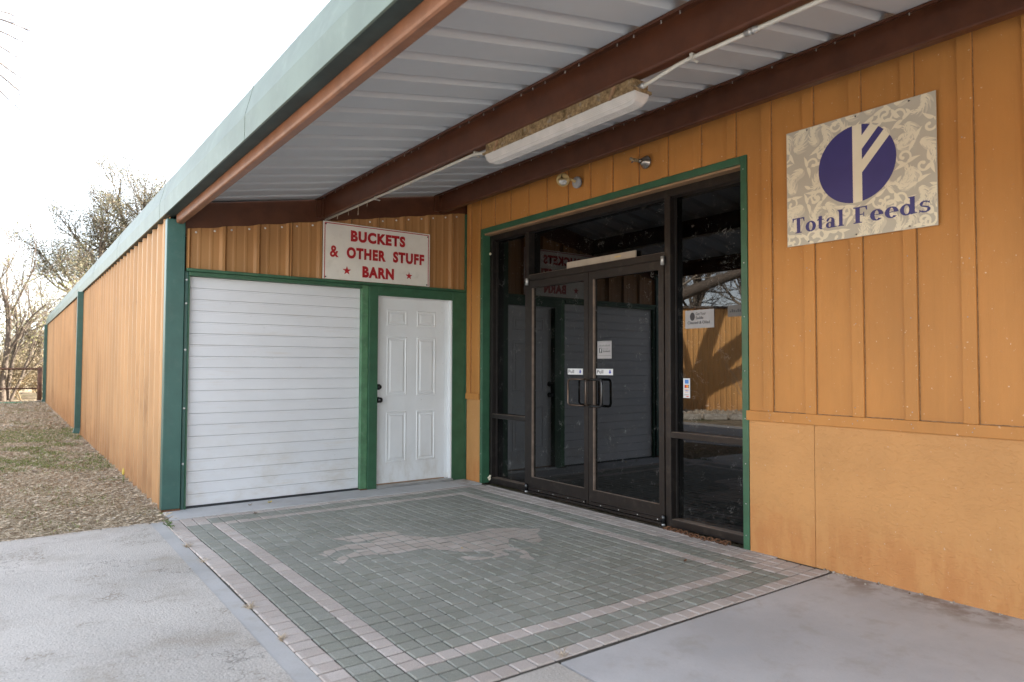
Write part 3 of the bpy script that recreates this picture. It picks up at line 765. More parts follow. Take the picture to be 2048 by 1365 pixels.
def pull(d, ys, yg, xg, mat, r=.0095):
    """offset pull: posts on the stile at ys, grip at yg standing off to xg"""
    z0, z1 = .955, 1.205; c = .028
    s = 1 if yg > ys else -1
    p = [(.083, ys, z1), (xg+.02, ys, z1), (xg, ys+s*.02, z1), (xg, yg-s*c, z1), (xg, yg-s*c*.3, z1-c*.3), (xg, yg, z1-c), (xg, yg, z0+c), (xg, yg-s*c*.3, z0+c*.3), (xg, yg-s*c, z0), (xg, ys+s*.02, z0), (xg+.02, ys, z0), (.083, ys, z0)]
    return MB().tube(p, r, 12).build('pull_handle', mat, d)
pull(dl, -1.985, -1.79, .035, 'bronze_handle')
pull(dr, -2.065, -2.245, .05, 'black', .012)
MB().tube([(.083, -2.058, 1.2), (.03, -2.058, 1.198), (.022, -2.058, 1.18), (.022, -2.058, .98), (.03, -2.058, .962), (.083, -2.058, .96)], .010, 12).build('push_bar', 'bronze_handle', dr)
for d, y in ((dl, -1.088), (dr, -2.969)):
    MB().lathe((.066, y, 2.19), (0, 0, 1), [(0, .001), (0, .016), (.07, .016), (.075, .01), (.076, .001)], 14).build('pivot', 'alu', d)
    MB().lathe((.062, y, .02), (0, 0, 1), [(0, .001), (0, .018), (.065, .018), (.07, .012), (.071, .001)], 14).build('pivot', 'black', d)
    MB().lathe((.062, y, .0), (0, 0, 1), [(0, .016), (.012, .018), (.019, .014)], 12).build('pivot_foot', 'alu', d)
ss = MB()
for y in np.arange(-2.9, -1.1, .23): ss.lathe((.0695, y, .042), (-1, 0, 0), [(-.002, .006), (.0, .006), (.003, .004), (.004, .001)], 8)
stuff(ss.build('sill_screws', 'screw', sto))
# dark shop interior
it = MB()
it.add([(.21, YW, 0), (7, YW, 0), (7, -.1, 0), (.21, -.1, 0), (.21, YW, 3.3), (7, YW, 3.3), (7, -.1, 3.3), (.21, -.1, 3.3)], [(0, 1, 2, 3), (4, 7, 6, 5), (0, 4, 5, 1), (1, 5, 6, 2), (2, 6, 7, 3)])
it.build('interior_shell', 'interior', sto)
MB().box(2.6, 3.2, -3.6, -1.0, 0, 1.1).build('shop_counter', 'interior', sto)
MB().add([(.0, YW, 3.40), (9, YW, 3.40+RS*9), (9, -.001, 3.40+RS*9), (.0, -.001, 3.40)], [(0, 1, 2, 3)]).build('store_roof', 'roof_under', sto)
MB().add([(9.01, YW, 3.4+RS*9), (18, YW, 3.2), (18, YE, 3.2), (9.01, YE, 3.4+RS*9)], [(0, 1, 2, 3)]).build('store_roof', 'roof_under', sto)
MB().prism([(-.0, -.1), (18, -.1), (18, 3.2), (9, 3.4+RS*9), (0, 3.40)], 'y', YW-.06, YW-.005).build('end_wall', 'siding', sto)
MB().box(.0, .2, -3.8515, -.001, 3.361, 3.43).build('wall_core', 'interior', sto)
MB().box(17.9, 18, YW, YE, 0, 3.19).build('east_wall', 'siding', sto)

# ================================================================== SIGNS
bs = thing('barn_sign', 'white metal sign with red lettering and two red stars above the barn doors', 'sign', (-1.14, -.01, 2.235))
SY = -.006
MB().box(-1.772, -.508, SY, SY+.004, 2.232, 2.833).build('sign_panel', 'sign_white', bs, bev=.001)
d = SY-.001
flat([rect2(-1.757, -1.748, 2.238, 2.822), rect2(-.532, -.523, 2.238, 2.822), rect2(-1.7475, -.5325, 2.813, 2.822)], 'y', d, 'red_ink', bs, 'sign_border')
text('BUCKETS', 'y', d, -1.468, -.822, 2.648, 2.770, 'red_ink', bs, .058, spacing=1.15)
text('&', 'y', d, -1.697, -1.600, 2.463, 2.586, 'red_ink', bs, .028)
text('OTHER', 'y', d, -1.512, -1.058, 2.465, 2.588, 'red_ink', bs, .058, spacing=1.15)
text('STUFF', 'y', d, -.972, -.580, 2.468, 2.592, 'red_ink', bs, .058, spacing=1.15)
text('BARN', 'y', d, -1.332, -.958, 2.275, 2.398, 'red_ink', bs, .058, spacing=1.15)
def star(cx, cz, r):
    return [(cx+(r if i % 2 == 0 else r*.4)*math.sin(i*math.pi/5), cz+(r if i % 2 == 0 else r*.4)*math.cos(i*math.pi/5)) for i in range(10)]
flat([star(-1.507, 2.332, .05)], 'y', d, 'red_ink', bs, 'star'); flat([star(-.772, 2.334, .045)], 'y', d, 'red_ink', bs, 'star')
for x, z in ((-1.742, 2.805), (-.538, 2.80), (-1.742, 2.252), (-.545, 2.25)): MB().lathe((x, SY, z), (0, -1, 0), [(0, .008), (.003, .008), (.005, .002)], 8).build('bolt', 'black', bs)

fs = thing('feed_sign', 'cream floral sign with indigo disc emblem and dark blue serif lettering on the board wall', 'sign', (-.03, -4.67, 2.165))
SXD = -.026
GY0, GY1, GZ0, GZ1 = -5.150, -4.185, 2.163, 2.962   # y range, z range
MB().box(SXD, SXD+.005, GY0, GY1, GZ0, GZ1).build('sign_panel', 'sign_grey', fs, bev=.0012)
U0, U1 = -GY1, -GY0         # u = -y
def spiral_pts(cu, cz, r, a0, turns, hand, n=26):
    return [(cu+r*(1-.8*t)*math.cos(a0+hand*turns*2*math.pi*t), cz+r*(1-.8*t)*math.sin(a0+hand*turns*2*math.pi*t)) for t in [i/n for i in range(n+1)]]
def ribbon(pts, w0, w1):
    quads = []; n = len(pts); L_ = []; R_ = []
    for i, p in enumerate(pts):
        a = pts[max(i-1, 0)]; b = pts[min(i+1, n-1)]; dx, dz = b[0]-a[0], b[1]-a[1]; l = math.hypot(dx, dz) or 1
        w_ = w0+(w1-w0)*i/(n-1); w_ *= .4+.6*math.sin(math.pi*min(1, (i+2)/(n*.35)) / 2) if i < n*.35 else 1
        L_.append((p[0]-dz/l*w_, p[1]+dx/l*w_)); R_.append((p[0]+dz/l*w_, p[1]-dx/l*w_))
    return [[R_[i], R_[i+1], L_[i+1], L_[i]] for i in range(n-1)]
def leafp(cu, cz, ln, wd, ang, bend=0):
    up_, lo_ = [], []
    for i in range(9):
        t = i/8; x = ln*t; y = bend*ln*t*t; h = wd*math.sin(math.pi*t**.75)
        up_.append((x, y+h)); lo_.append((x, y-h*.75))
    pts = up_+lo_[::-1][1:-1]; c, s = math.cos(ang), math.sin(ang)
    return [(cu+c*x-s*y, cz+s*x+c*y) for x, y in pts]
def clipbox(p):
    for ax, val, kl in ((0, U0+.003, False), (0, U1-.003, True), (1, GZ0+.003, False), (1, GZ1-.003, True)):
        p = clip(p, ax, val, kl)
        if len(p) < 3: return None
    return p
under, over, veins = [], [], []
r_ = random.Random(21)
def frond(cu, cz, L, ang, curl, n=5):
    """acanthus frond: curling spine with broad pointed lobes to both sides"""
    x, z, a = cu, cz, ang; st = L/n
    for i in range(n):
        t = i/n; ln_ = L*(.42-.26*t); wd_ = ln_*.155
        for sg in (-1, 1):
            if i < n-1: under.append(leafp(x+.012, z-.012, ln_*1.1, wd_*1.2, a+sg*.9, -.5*sg))
            over.append(leafp(x, z, ln_, wd_, a+sg*.85, -.55*sg))
            veins.append(leafp(x+.3*ln_*math.cos(a+sg*.8), z+.3*ln_*math.sin(a+sg*.8), ln_*.5, .0015, a+sg*.75, -.4*sg))
        h_ = .012*(1-.7*t); x2, z2 = x+st*math.cos(a), z+st*math.sin(a)
        over.append([(x-h_*math.sin(a), z+h_*math.cos(a)), (x+h_*math.sin(a), z-h_*math.cos(a)), (x2+h_*.8*math.sin(a), z2-h_*.8*math.cos(a)), (x2-h_*.8*math.sin(a), z2+h_*.8*math.cos(a))])
        x, z = x2, z2; a += curl/n*(1+1.2*t)
    over.append(leafp(x, z, L*.3, L*.07, a))
for gx in range(-1, 8):
    for gz in range(-1, 7):
        cu = U0-.02+gx*.15+(.075 if gz % 2 else 0)+r_.uniform(-.02, .02); cz = GZ0-.02+gz*.135+r_.uniform(-.02, .02)
        hd_ = 1 if (gx+gz) % 2 else -1; curl = hd_*r_.uniform(1.2, 2.0); a0 = .9*hd_+r_.uniform(-.7, .7)+(math.pi if gx % 3 == 1 else 0)
        frond(cu, cz, r_.uniform(.15, .19), a0, curl)
        bx, bz = cu-.03*math.cos(a0), cz-.03*math.sin(a0)
        sp_ = spiral_pts(bx-.05*math.cos(a0), bz-.05*math.sin(a0), .048, a0, .85, -hd_, 16)
        over += ribbon(sp_, .006, .009); over.append(disc2(sp_[-1][0], sp_[-1][1], .011, n=12))
        for sg in (-1, 1): over.append(leafp(bx, bz, .075, .015, a0+3.1+sg*1.1, .5*sg))
stuff(flat([p for p in map(clipbox, under) if p], 'x', SXD-.0002, 'sign_greymid', fs, 'leaf_print', .000001))
stuff(flat([p for p in map(clipbox, over) if p], 'x', SXD-.0006, 'sign_cream', fs, 'leaf_print', .000001))
stuff(flat([p for p in map(clipbox, veins) if p], 'x', SXD-.0017, 'sign_grey', fs, 'vein_print', .000001))
CU, CZ, CR = 4.672, 2.636, .251
flat([disc2(CU, CZ, CR, n=64)], 'x', SXD-.0020, 'indigo', fs, 'emblem_disc')
def clipdisc(p, r=CR):
    # clip a convex polygon to the disc
    n = 64
    for i in range(n):
        a = 2*math.pi*(i+.5)/n; nx_, nz_ = math.cos(a), math.sin(a); o = []
        for q in range(len(p)):
            A_, B_ = p[q], p[(q+1) % len(p)]
            da = (A_[0]-CU)*nx_+(A_[1]-CZ)*nz_-r; db = (B_[0]-CU)*nx_+(B_[1]-CZ)*nz_-r
            if da <= 0: o.append(A_)
            if (da <= 0) != (db <= 0):
                t = da/(da-db); o.append((A_[0]+(B_[0]-A_[0])*t, A_[1]+(B_[1]-A_[1])*t))
        p = o
        if len(p) < 3: return None
    return p
st_ = [rect2(4.652, 4.712, 2.3, 2.95), [(4.712, 2.572), (4.98, 2.878), (4.98, 2.962), (4.712, 2.655)], [(4.712, 2.722), (4.90, 2.935), (4.90, 3.02), (4.712, 2.81)]]
flat([p for p in map(clipdisc, st_) if p], 'x', SXD-.0023, 'sign_cream', fs, 'emblem_bars')
# serif lettering, drawn letter by letter (cap height 1)
def ring(cx, cz, rx, rz, tx, tz, a0=0., a1=360., n=36):
    a0, a1 = R(a0), R(a1); q = []
    for i in range(n):
        s, e = a0+(a1-a0)*i/n, a0+(a1-a0)*(i+1)/n
        q.append([(cx+rx*math.cos(s), cz+rz*math.sin(s)), (cx+rx*math.cos(e), cz+rz*math.sin(e)), (cx+(rx-tx)*math.cos(e), cz+(rz-tz)*math.sin(e)), (cx+(rx-tx)*math.cos(s), cz+(rz-tz)*math.sin(s))])
    return q
def stem(x0, x1, z0, z1, sl=.07, sr=.07, top=False):
    q = [rect2(x0, x1, z0, z1)]
    if sl or sr: q.append([(x0-sl, z0), (x1+sr, z0), (x1+sr, z0+.04), (x1, z0+.075), (x0, z0+.075), (x0-sl, z0+.04)])
    if top: q.append([(x0-.09, z1-.05), (x0, z1-.11), (x0, z1), (x0-.09, z1-.02)])
    return q
XH = .66
def gT(): return rect2(.0, .72, .93, 1.0), 
GL = {
 'T': (.74, [rect2(.0, .72, .925, 1.), [(.0, .72), (.035, .72), (.09, .925), (.0, .925)], [(.72, .72), (.685, .72), (.63, .925), (.72, .925)]]+stem(.255, .465, 0, .95, .1, .1)),
 'o': (.66, ring(.32, .32, .31, .345, .205, .075)),
 't': (.46, [rect2(.09, .285, .1, .86), rect2(.0, .40, XH-.06, XH), [(.0, XH-.06), (.12, XH-.03), (.27, .87), (.2, .87)]]+ring(.27, .14, .16, .15, .16, .06, 180, 300, 10)),
 'a': (.64, ring(.23, .19, .22, .2, .16, .06)+[rect2(.32, .505, .06, .50)]+ring(.27, .48, .22, .19, .15, .055, 0, 165, 16)+[disc2(.115, .49, .07, n=12)]+[[(.34, .0), (.62, .0), (.62, .04), (.49, .07), (.34, .1)]]),
 'l': (.37, stem(.08, .28, 0, 1.04, .08, .08, True)),
 'F': (.70, stem(.09, .295, 0, .97, .09, .1)+[rect2(.0, .62, .93, 1.), [(.62, .74), (.585, .74), (.53, .93), (.62, .93)], rect2(.27, .45, .485, .545), [(.45, .38), (.49, .38), (.49, .65), (.45, .65)]]),
 'e': (.60, ring(.3, .32, .29, .345, .20, .07, 0, 318, 32)+[rect2(.15, .585, .315, .365)]),
 'd': (.72, ring(.28, .32, .27, .335, .165, .075)+[rect2(.42, .615, .04, 1.04), [(.35, .99), (.44, .93), (.44, 1.04), (.35, 1.02)], [(.44, .0), (.70, .04), (.70, .08), (.44, .1)]]),
 's': (.52, ring(.25, .485, .2, .185, .12, .075, 25, 200, 18)+ring(.25, .175, .22, .185, .13, .075, 205, 385, 18)+[[(.055, .46), (.12, .35), (.47, .19), (.41, .31)], [(.40, .5), (.445, .5), (.445, .66), (.40, .6)], [(.03, .17), (.075, .17), (.1, .07), (.03, .0)]]),
}
def serif(word, u0, u1, z0, z1):
    adv = 0; P_ = []
    for ch in word:
        w_, ps = GL[ch]; P_ += [[(x+adv, z) for x, z in p] for p in ps]; adv += w_+.035
    s = (u1-u0)/(adv-.035)
    return [[(u0+x*s, z0+z*(z1-z0)) for x, z in p] for p in P_]
def ccw(p):
    a = sum(p[q][0]*p[(q+1) % len(p)][1]-p[(q+1) % len(p)][0]*p[q][1] for q in range(len(p))); return p if a > 0 else p[::-1]
for wd, a, b in (('Total', 4.228, 4.592), ('Feeds', 4.652, 5.118)):
    tot = sum(GL[c][0] for c in wd)+.035*(len(wd)-1); sc_ = (b-a)/tot; x = a
    for c in wd:
        flat([ccw([(x+p[0]*sc_, 2.250+p[1]*.104) for p in q]) for q in GL[c][1]], 'x', SXD-.0020, 'indigo', fs, 'letter', .000006)
        x += (GL[c][0]+.035)*sc_
for u, z in ((4.34, 2.947), (4.674, 2.945), (5.0, 2.944), (4.345, 2.182), (4.669, 2.18), (4.994, 2.18)):
    MB().lathe((SXD, -u, z), (-1, 0, 0), [(0, .006), (.003, .006), (.004, .002)], 8).build('bolt', 'steel', fs)

# ------------------------------------------------------------------ stickers and notices on the glass
def notice(name, label, cat, y0, y1, z0, z1, x, mat='paper', group=None):
    e = thing(name, label, cat, (x, (y0+y1)/2, z0), group)
    MB().box(x-.001, x, y0, y1, z0, z1).build('sheet', mat, e); return e
DXG = .1075
def arrow(cu, cz, s): return [[(cu-.25*s, cz+.5*s), (cu+.25*s, cz+.5*s), (cu+.25*s, cz), (cu-.25*s, cz)], [(cu-.55*s, cz+.02*s), (cu+.55*s, cz+.02*s), (cu, cz-.55*s)]]
for y0, y1, lb in ((-1.925, -1.703, 'white pull sticker on the left glass door beside the bronze loop handle'), (-2.335, -2.113, 'white pull sticker on the right glass door above the black handle')):
    e = notice('pull_sticker', lb, 'sticker', y0, y1, 1.248, 1.306, DXG, group='pull stickers on the glass doors')
    text('Pull', 'x', DXG-.002, -y1+.012, -y1+.095, 1.262, 1.295, 'ink', e, .012)
    flat(arrow(-y0-.038, 1.277, .034), 'x', DXG-.002, 'blue_ink', e, 'arrow')
e = notice('taped_notice', 'grey printed notice taped to the right glass door above the pull sticker', 'notice', -2.318, -2.13, 1.402, 1.566, DXG, 'paper_grey')
flat([rect2(2.155, 2.192, 1.455, 1.502), rect2(2.14, 2.308, 1.428, 1.430), rect2(2.14, 2.308, 1.557, 1.559)], 'x', DXG-.0016, 'ink', e, 'printed_lines')
text('f', 'x', DXG-.0022, 2.168, 2.184, 1.459, 1.499, 'paper', e, .02)
text('Like us on', 'x', DXG-.002, 2.204, 2.27, 1.487, 1.50, 'ink_grey', e, .01)
text('facebook', 'x', DXG-.002, 2.204, 2.30, 1.462, 1.48, 'ink', e, .015)
flat([rect2(2.145+.013*i, 2.154+.013*i, 1.516, 1.516+.008+.004*((i*7) % 3)) for i in range(12)], 'x', DXG-.002, 'ink_grey', e, 'printed_lines')
def cards(y0, y1, z0, z1, lb):
    e = notice('card_sticker', lb, 'sticker', y0, y1, z0, z1, GX-.0015, group='payment card stickers')
    x = GX-.0035; ua, ub = -y1, -y0; w_ = ub-ua; h = z1-z0
    flat([rect2(ua+w_*.25, ub-w_*.2, z1-h*.27, z1-h*.07)], 'x', x, 'card_blue', e, 'card_mark')
    flat([rect2(ua+w_*.2, ub-w_*.15, z1-h*.49, z1-h*.33)], 'x', x, 'ink', e, 'card_mark')
    flat([disc2(ua+w_*.42, z1-h*.41, w_*.17, n=16)], 'x', x-.0006, 'card_red', e, 'card_mark'); flat([disc2(ua+w_*.62, z1-h*.41, w_*.17, n=16)], 'x', x-.0009, 'card_orange', e, 'card_mark')
    text('VISA', 'x', x, ua+w_*.25, ub-w_*.2, z1-h*.66, z1-h*.60, 'blue_ink', e, .02)
    flat([rect2(ua+w_*.2, ub-w_*.18, z1-h*.575, z1-h*.55), rect2(ua+w_*.25, ub-w_*.25, z1-h*.72, z1-h*.70)], 'x', x, 'card_orange', e, 'card_mark')
    text('DISCOVER', 'x', x, ua+w_*.18, ub-w_*.18, z1-h*.86, z1-h*.82, 'ink', e, .01)
    flat([[(ua+w_*.3, z1-h*.94), (ub-w_*.18, z1-h*.95), (ub-w_*.18, z1-h*.89)]], 'x', x, 'card_red', e, 'card_mark')
cards(-3.17, -3.10, 1.07, 1.232, 'payment card sticker on the right hand side window'); cards(-1.012, -.945, 1.02, 1.2, 'payment card sticker on the narrow left side window, partly behind the mullion')
e = notice('saddle_notice', 'faded saddle cleaning notice inside the right hand side window', 'notice', -3.415, -3.125, 1.645, 1.795, GX-.0015, 'paper_grey')
text('Get Your', 'x', GX-.004, 3.235, 3.335, 1.752, 1.775, 'ink', e, .01); text('Saddle', 'x', GX-.004, 3.235, 3.31, 1.718, 1.742, 'ink', e, .01)
text('Cleaned & Oiled', 'x', GX-.004, 3.15, 3.375, 1.68, 1.704, 'ink', e, .015)
flat([disc2(3.20, 1.742, .025, .034, 20)], 'x', GX-.0037, 'ink', e, 'saddle_picture')
e = notice('window_notice', 'faded half hidden notice beside the right frame of the side window', 'notice', -3.735, -3.545, 1.722, 1.81, GX-.0015, 'paper_dim')
flat([rect2(3.565+.018*i, 3.577+.018*i, 1.755, 1.755+.012+.006*((i*5) % 3)) for i in range(9)], 'x', GX-.004, 'ink', e, 'printed_lines')
tag(MB().box(.128, .145, -2.60, -1.66, 2.304, 2.372).build('beige_strip', 'beige', bev=.003), 'long beige strip standing on the bar over the glass doors', 'strip')
tg = MB().box(.1265, .1278, -2.42, -2.34, 2.335, 2.35).build('strip_label', 'lamp_cream', bpy.data.objects['beige_strip'])

# ================================================================== LIGHT FIXTURE AND CONDUIT
lf = thing('light_fixture', 'long ribbed clear fluorescent light with mud crusted housing under the middle purlin', 'light', (-1.71, -3.7, 2.855))
hb = bmesh.new(); bmesh.ops.create_grid(hb, x_segments=1, y_segments=1, size=1); hb.free()
def lump_box(x0, x1, y0, y1, z0, z1, amp, step=.02):
    nx_, ny_ = max(2, int((x1-x0)/step)), max(2, int((y1-y0)/step)); nz_ = max(2, int((z1-z0)/step))
    bm = bmesh.new(); bmesh.ops.create_cube(bm, size=1)
    bmesh.ops.subdivide_edges(bm, edges=[e for e in bm.edges if abs((e.verts[0].co-e.verts[1].co).y) > .5], cuts=ny_, use_grid_fill=True)
    bmesh.ops.subdivide_edges(bm, edges=[e for e in bm.edges if abs((e.verts[0].co-e.verts[1].co).z) > .5], cuts=nz_, use_grid_fill=True)
    v = []
    for q in bm.verts:
        p = Vector((x0+(q.co.x+.5)*(x1-x0), y0+(q.co.y+.5)*(y1-y0), z0+(q.co.z+.5)*(z1-z0)))
        p += Vector((rng.uniform(-1, 1), rng.uniform(-1, 1), rng.uniform(-1, 0)))*amp; v.append(p)
    bm.verts.index_update(); f = [tuple(q.index for q in fc.verts) for fc in bm.faces]; bm.free()
    return MB().add(v, f)
FXa, FXb, FYa, FYb = -1.778, -1.655, -4.40, -3.0
lump_box(FXa+.006, FXb-.004, FYa+.01, FYb-.01, 2.797, 2.853, .0026).build('housing', 'mud', lf)
lump_box(FXa-.006, FXb+.006, FYa-.012, FYb+.012, 2.782, 2.797, .0015).build('housing_rim', 'mud', lf)
ln = []
nseg = 22
prof = []
cxm = (FXa+FXb)/2
key = [(-.0605, 0), (-.050, -.050), (-.034, -.0635), (.034, -.0635), (.050, -.050), (.0605, 0)]
kl = [0]
for q in range(5): kl.append(kl[-1]+math.hypot(key[q+1][0]-key[q][0], key[q+1][1]-key[q][1]))
nseg = 46
for i in range(nseg+1):
    L_ = kl[-1]*i/nseg; q = max(w_ for w_ in range(5) if kl[w_] <= L_+1e-9); f_ = (L_-kl[q])/(kl[q+1]-kl[q])
    rr = 1+(.012 if i % 2 else -.012)
    prof.append((cxm+(key[q][0]+(key[q+1][0]-key[q][0])*f_)*rr, 2.7815+(key[q][1]+(key[q+1][1]-key[q][1])*f_)*rr))
lm = MB(); rings = []
for y, s in ((FYb+.004, .35), (FYb-.012, .75), (FYb-.035, .94), (FYb-.07, 1), (FYa+.07, 1), (FYa+.035, .94), (FYa+.012, .75), (FYa-.004, .35)):
    cxm = (FXa+FXb)/2; rings.append([(cxm+(x-cxm)*(.86+.14*s), y, 2.7815+(z-2.7815)*s) for x, z in prof])
v = [p for r in rings for p in r]; n1 = nseg+1
lm.add(v, [(a*n1+i, a*n1+i+1, (a+1)*n1+i+1, (a+1)*n1+i) for a in range(len(rings)-1) for i in range(nseg)]); lm.add(rings[0], [tuple(range(n1))]); lm.add(rings[-1], [tuple(range(n1))[::-1]])
lm.build('lens', 'lens', lf)
for y, ang in ((-3.12, .5), (-4.22, .5), (-3.42, 0), (-3.83, 0)):
    a = .03 if ang else .0
    MB().add([(FXa-.011, y, 2.778), (FXa-.011, y-.016, 2.778), (FXa-.008, y-.016-a, 2.842), (FXa-.008, y-a, 2.842), (FXa+.004, y, 2.778), (FXa+.004, y-.016, 2.778), (FXa+.004, y-.016-a, 2.842), (FXa+.004, y-a, 2.842)],
             [(0, 1, 2, 3), (4, 7, 6, 5), (0, 4, 5, 1), (1, 5, 6, 2), (2, 6, 7, 3), (3, 7, 4, 0)]).build('latch', 'wood_strip' if ang else 'mud', lf)
cn = thing('conduit_pipe', 'pale painted conduit running under the middle purlin to both ends of the light', 'conduit', (-1.735, -4.6, 2.83))
CZc = 2.838
MB().tube([(-1.735, -3.0, 2.815), (-1.735, -2.93, 2.82), (-1.737, -2.86, 2.832), (-1.737, -2.78, CZc+.002), (-1.737, .02, CZc+.010)], .0105, 10).build('conduit_run', 'conduit', cn)
MB().tube([(-1.72, -4.40, 2.812), (-1.725, -4.46, 2.812), (-1.733, -4.56, 2.821), (-1.735, -4.65, 2.833), (-1.735, -4.72, CZc), (-1.735, -8.5, CZc+.004)], .0105, 10).build('conduit_run', 'conduit', cn)
MB().tube([(-1.722, -4.385, 2.812), (-1.722, -4.43, 2.812)], .016, 10).build('connector', 'alu', cn)
MB().tube([(-1.735, -5.07, CZc), (-1.735, -5.085, CZc)], .0175, 8).tube([(-1.735, -5.09, CZc), (-1.735, -5.105, CZc)], .0175, 8).tube([(-1.735, -5.05, CZc), (-1.735, -5.12, CZc)], .0145, 12).build('coupling', 'alu', cn)
for y in (-4.755, -2.83, -1.2):
    st = MB(); r = .0125
    ring_ = [(-1.735+r*math.cos(t), CZc+r*math.sin(t)) for t in [math.pi*i/10-math.pi/2 for i in range(11)]][::-1]
    st.box(-1.752, -1.718, y-.009, y+.009, CZc+.012, CZc+.0165)
    st.box(-1.7495, -1.7465, y-.009, y+.009, CZc-.012, CZc+.0118); st.box(-1.752, -1.700, y-.009, y+.009, CZc-.0155, CZc-.0122)
    st.lathe((-1.71, y, CZc-.0155), (0, 0, -1), [(0, .006), (.004, .006), (.005, .001)], 8); st.build('strap', 'conduit', cn)
tw = thing('twine_scraps', 'dry straw scraps hanging from the conduit above the red lettered sign', 'straw', (-1.74, -.9, 2.83))
for y, dz in ((-1.05, .05), (-.85, .09), (-.62, .05), (-1.9, .03), (-1.75, .04), (-.35, .04)):
    MB().tube([(-1.745, y, 2.842), (-1.752, y+.01, 2.83), (-1.748, y+.02, 2.842-dz*.6), (-1.745, y+.03, 2.84-dz)], .0025, 4).build('straw', 'straw', tw)

# ------------------------------------------------------------------ flood lights on the board wall
f1 = thing('flood_light', 'flood light with cream rim and tilted lamp on the wall above the glass doors', 'light', (0, -1.97, 3.08))
MB().lathe((-.021, -2.0, 3.085), (-1, 0, 0), [(0, .055), (.022, .056), (.03, .052), (.034, .045), (.036, .001)], 24).build('cover_plate', 'grey_paint', f1)
hd = Vector((-.66, -.5, -.42)).normalized(); c1 = Vector((-.145, -1.93, 3.112))
MB().tube([(-.055, -2.0, 3.087), (-.085, -1.985, 3.105), tuple(c1-hd*.05)], [.014, .012, .016], 10).build('arm', 'lamp_cream', f1)
MB().lathe(c1-hd*.065, hd, [(0, .018), (.012, .022), (.04, .045), (.07, .06), (.09, .064), (.096, .062), (.096, .052)], 26).build('lamp_shade', 'lamp_cream', f1)
MB().lathe(c1-hd*.065, hd, [(.088, .052), (.094, .04), (.098, .02), (.099, .001)], 26).build('lamp_face', 'lamp_glass', f1)
f2 = thing('lamp_socket', 'bare metal bell shaped lamp socket on the wall, bulb missing', 'light', (0, -2.88, 3.07))
MB().lathe((-.021, -2.87, 3.075), (-1, 0, 0), [(0, .056), (.008, .057), (.012, .054), (.035, .036), (.055, .027), (.06, .001)], 24).build('bell_cover', 'steel', f2)
MB().tube([(-.075, -2.865, 3.077), (-.10, -2.855, 3.08)], .018, 12).build('collar', 'steel', f2)
MB().tube([(-.10, -2.855, 3.08), (-.135, -2.83, 3.086), (-.16, -2.81, 3.10)], [.014, .017, .012], 8).build('socket_stub', 'mud', f2)
MB().tube([(-.13, -2.835, 3.08), (-.15, -2.82, 3.06)], [.008, .005], 6).build('socket_tab', 'steel', f2)

# ------------------------------------------------------------------ small things on the floor
ch = thing('rusty_chain', 'rusty chain lying along the foot of the right hand side window', 'chain', (.02, -3.4, 0))
lk = MB(); LR, LW = .013, .0038
pts = [(-.011, LR*0, 0)]
ov = [(.0135*math.cos(a), (.011*math.sin(a)+(.010 if math.sin(a) > 0 else -.010)), 0) for a in [2*math.pi*i/14 for i in range(15)]]
lk.tube(ov, .0042, 6); lme = None
def chain_at(i, n): t = i/n; return Vector((-.035+.05*math.sin(t*7+.5)*.35+.012*t, -3.07-.60*t, .013+.003*math.sin(i*1.3)))
NL = 20
for i in range(NL):
    p, p2 = chain_at(i, NL), chain_at(i+1, NL); an = math.atan2(p2.y-p.y, p2.x-p.x)-math.pi/2
    if lme is None: o = lk.build('chain_link', 'rusty_chain', ch); lme = o.data
    else: o = link('chain_link', lme, ch)
    o.location = p; o.rotation_euler = (0, R(80) if i % 2 else R(12), an)
for i, (dx, dy, a) in enumerate(((-.035, -3.60, .8), (-.045, -3.625, 1.9), (-.02, -3.64, .3), (-.05, -3.655, 1.2), (-.005, -3.665, 2.4))):
    o = link('chain_link', lme, ch); o.location = (dx, dy, .009+.006*(i % 2)); o.rotation_euler = (R(15*i), R(20+30*(i % 2)), a)
wd = thing('crack_weed', 'small green weed growing in the crack by the barn corner post', 'weed', (-3.27, -.5, 0))
for i in range(26):
    t = rng.random(); x, y = -3.275+rng.uniform(-.02, .02), -.40-.34*t; a = rng.uniform(0, 6.28); l = rng.uniform(.014, .034)
    q = MB(); c, s = math.cos(a), math.sin(a); z = rng.uniform(.004, .022)
    q.add([(x, y, z-.003), (x+c*l*.5-s*l*.35, y+s*l*.5+c*l*.35, z+.010), (x+c*l, y+s*l, z+.006), (x+c*l*.5+s*l*.35, y+s*l*.5-c*l*.35, z+.010)], [(0, 1, 2, 3)]); q.build('leaf', 'weed', wd)
MB().tube([(-3.272, -.39, .003), (-3.28, -.55, .010), (-3.278, -.75, .004)], .002, 5).build('stem', 'weed', wd)
def tuft(x, y, n, h, lb):
    mb = MB()
    for i in range(n):
        a = rng.uniform(0, 6.28); l = rng.uniform(.5, 1)*h; e = rng.uniform(.15, .9); px, py = x+rng.uniform(-.012, .012), y+rng.uniform(-.02, .02)
        d = Vector((math.cos(a)*math.cos(e), math.sin(a)*math.cos(e), math.sin(e)))
        mb.tube([(px, py, -.006), Vector((px, py, 0))+d*l*.6, Vector((px, py, 0))+d*l+Vector((0, 0, -.2*l))], [.0014, .0012, .0004], 3, cap=False)
    tag(mb.build('dry_grass_tuft', 'straw'), lb, 'grass tuft', 'dry tufts in the paver cracks')
tuft(-3.287, -1.38, 26, .055, 'dry tuft in the crack beside the curb strip, farthest from the camera'); tuft(-3.287, -1.85, 12, .07, 'thin dry stalks across the pale paver column beside the curb strip')
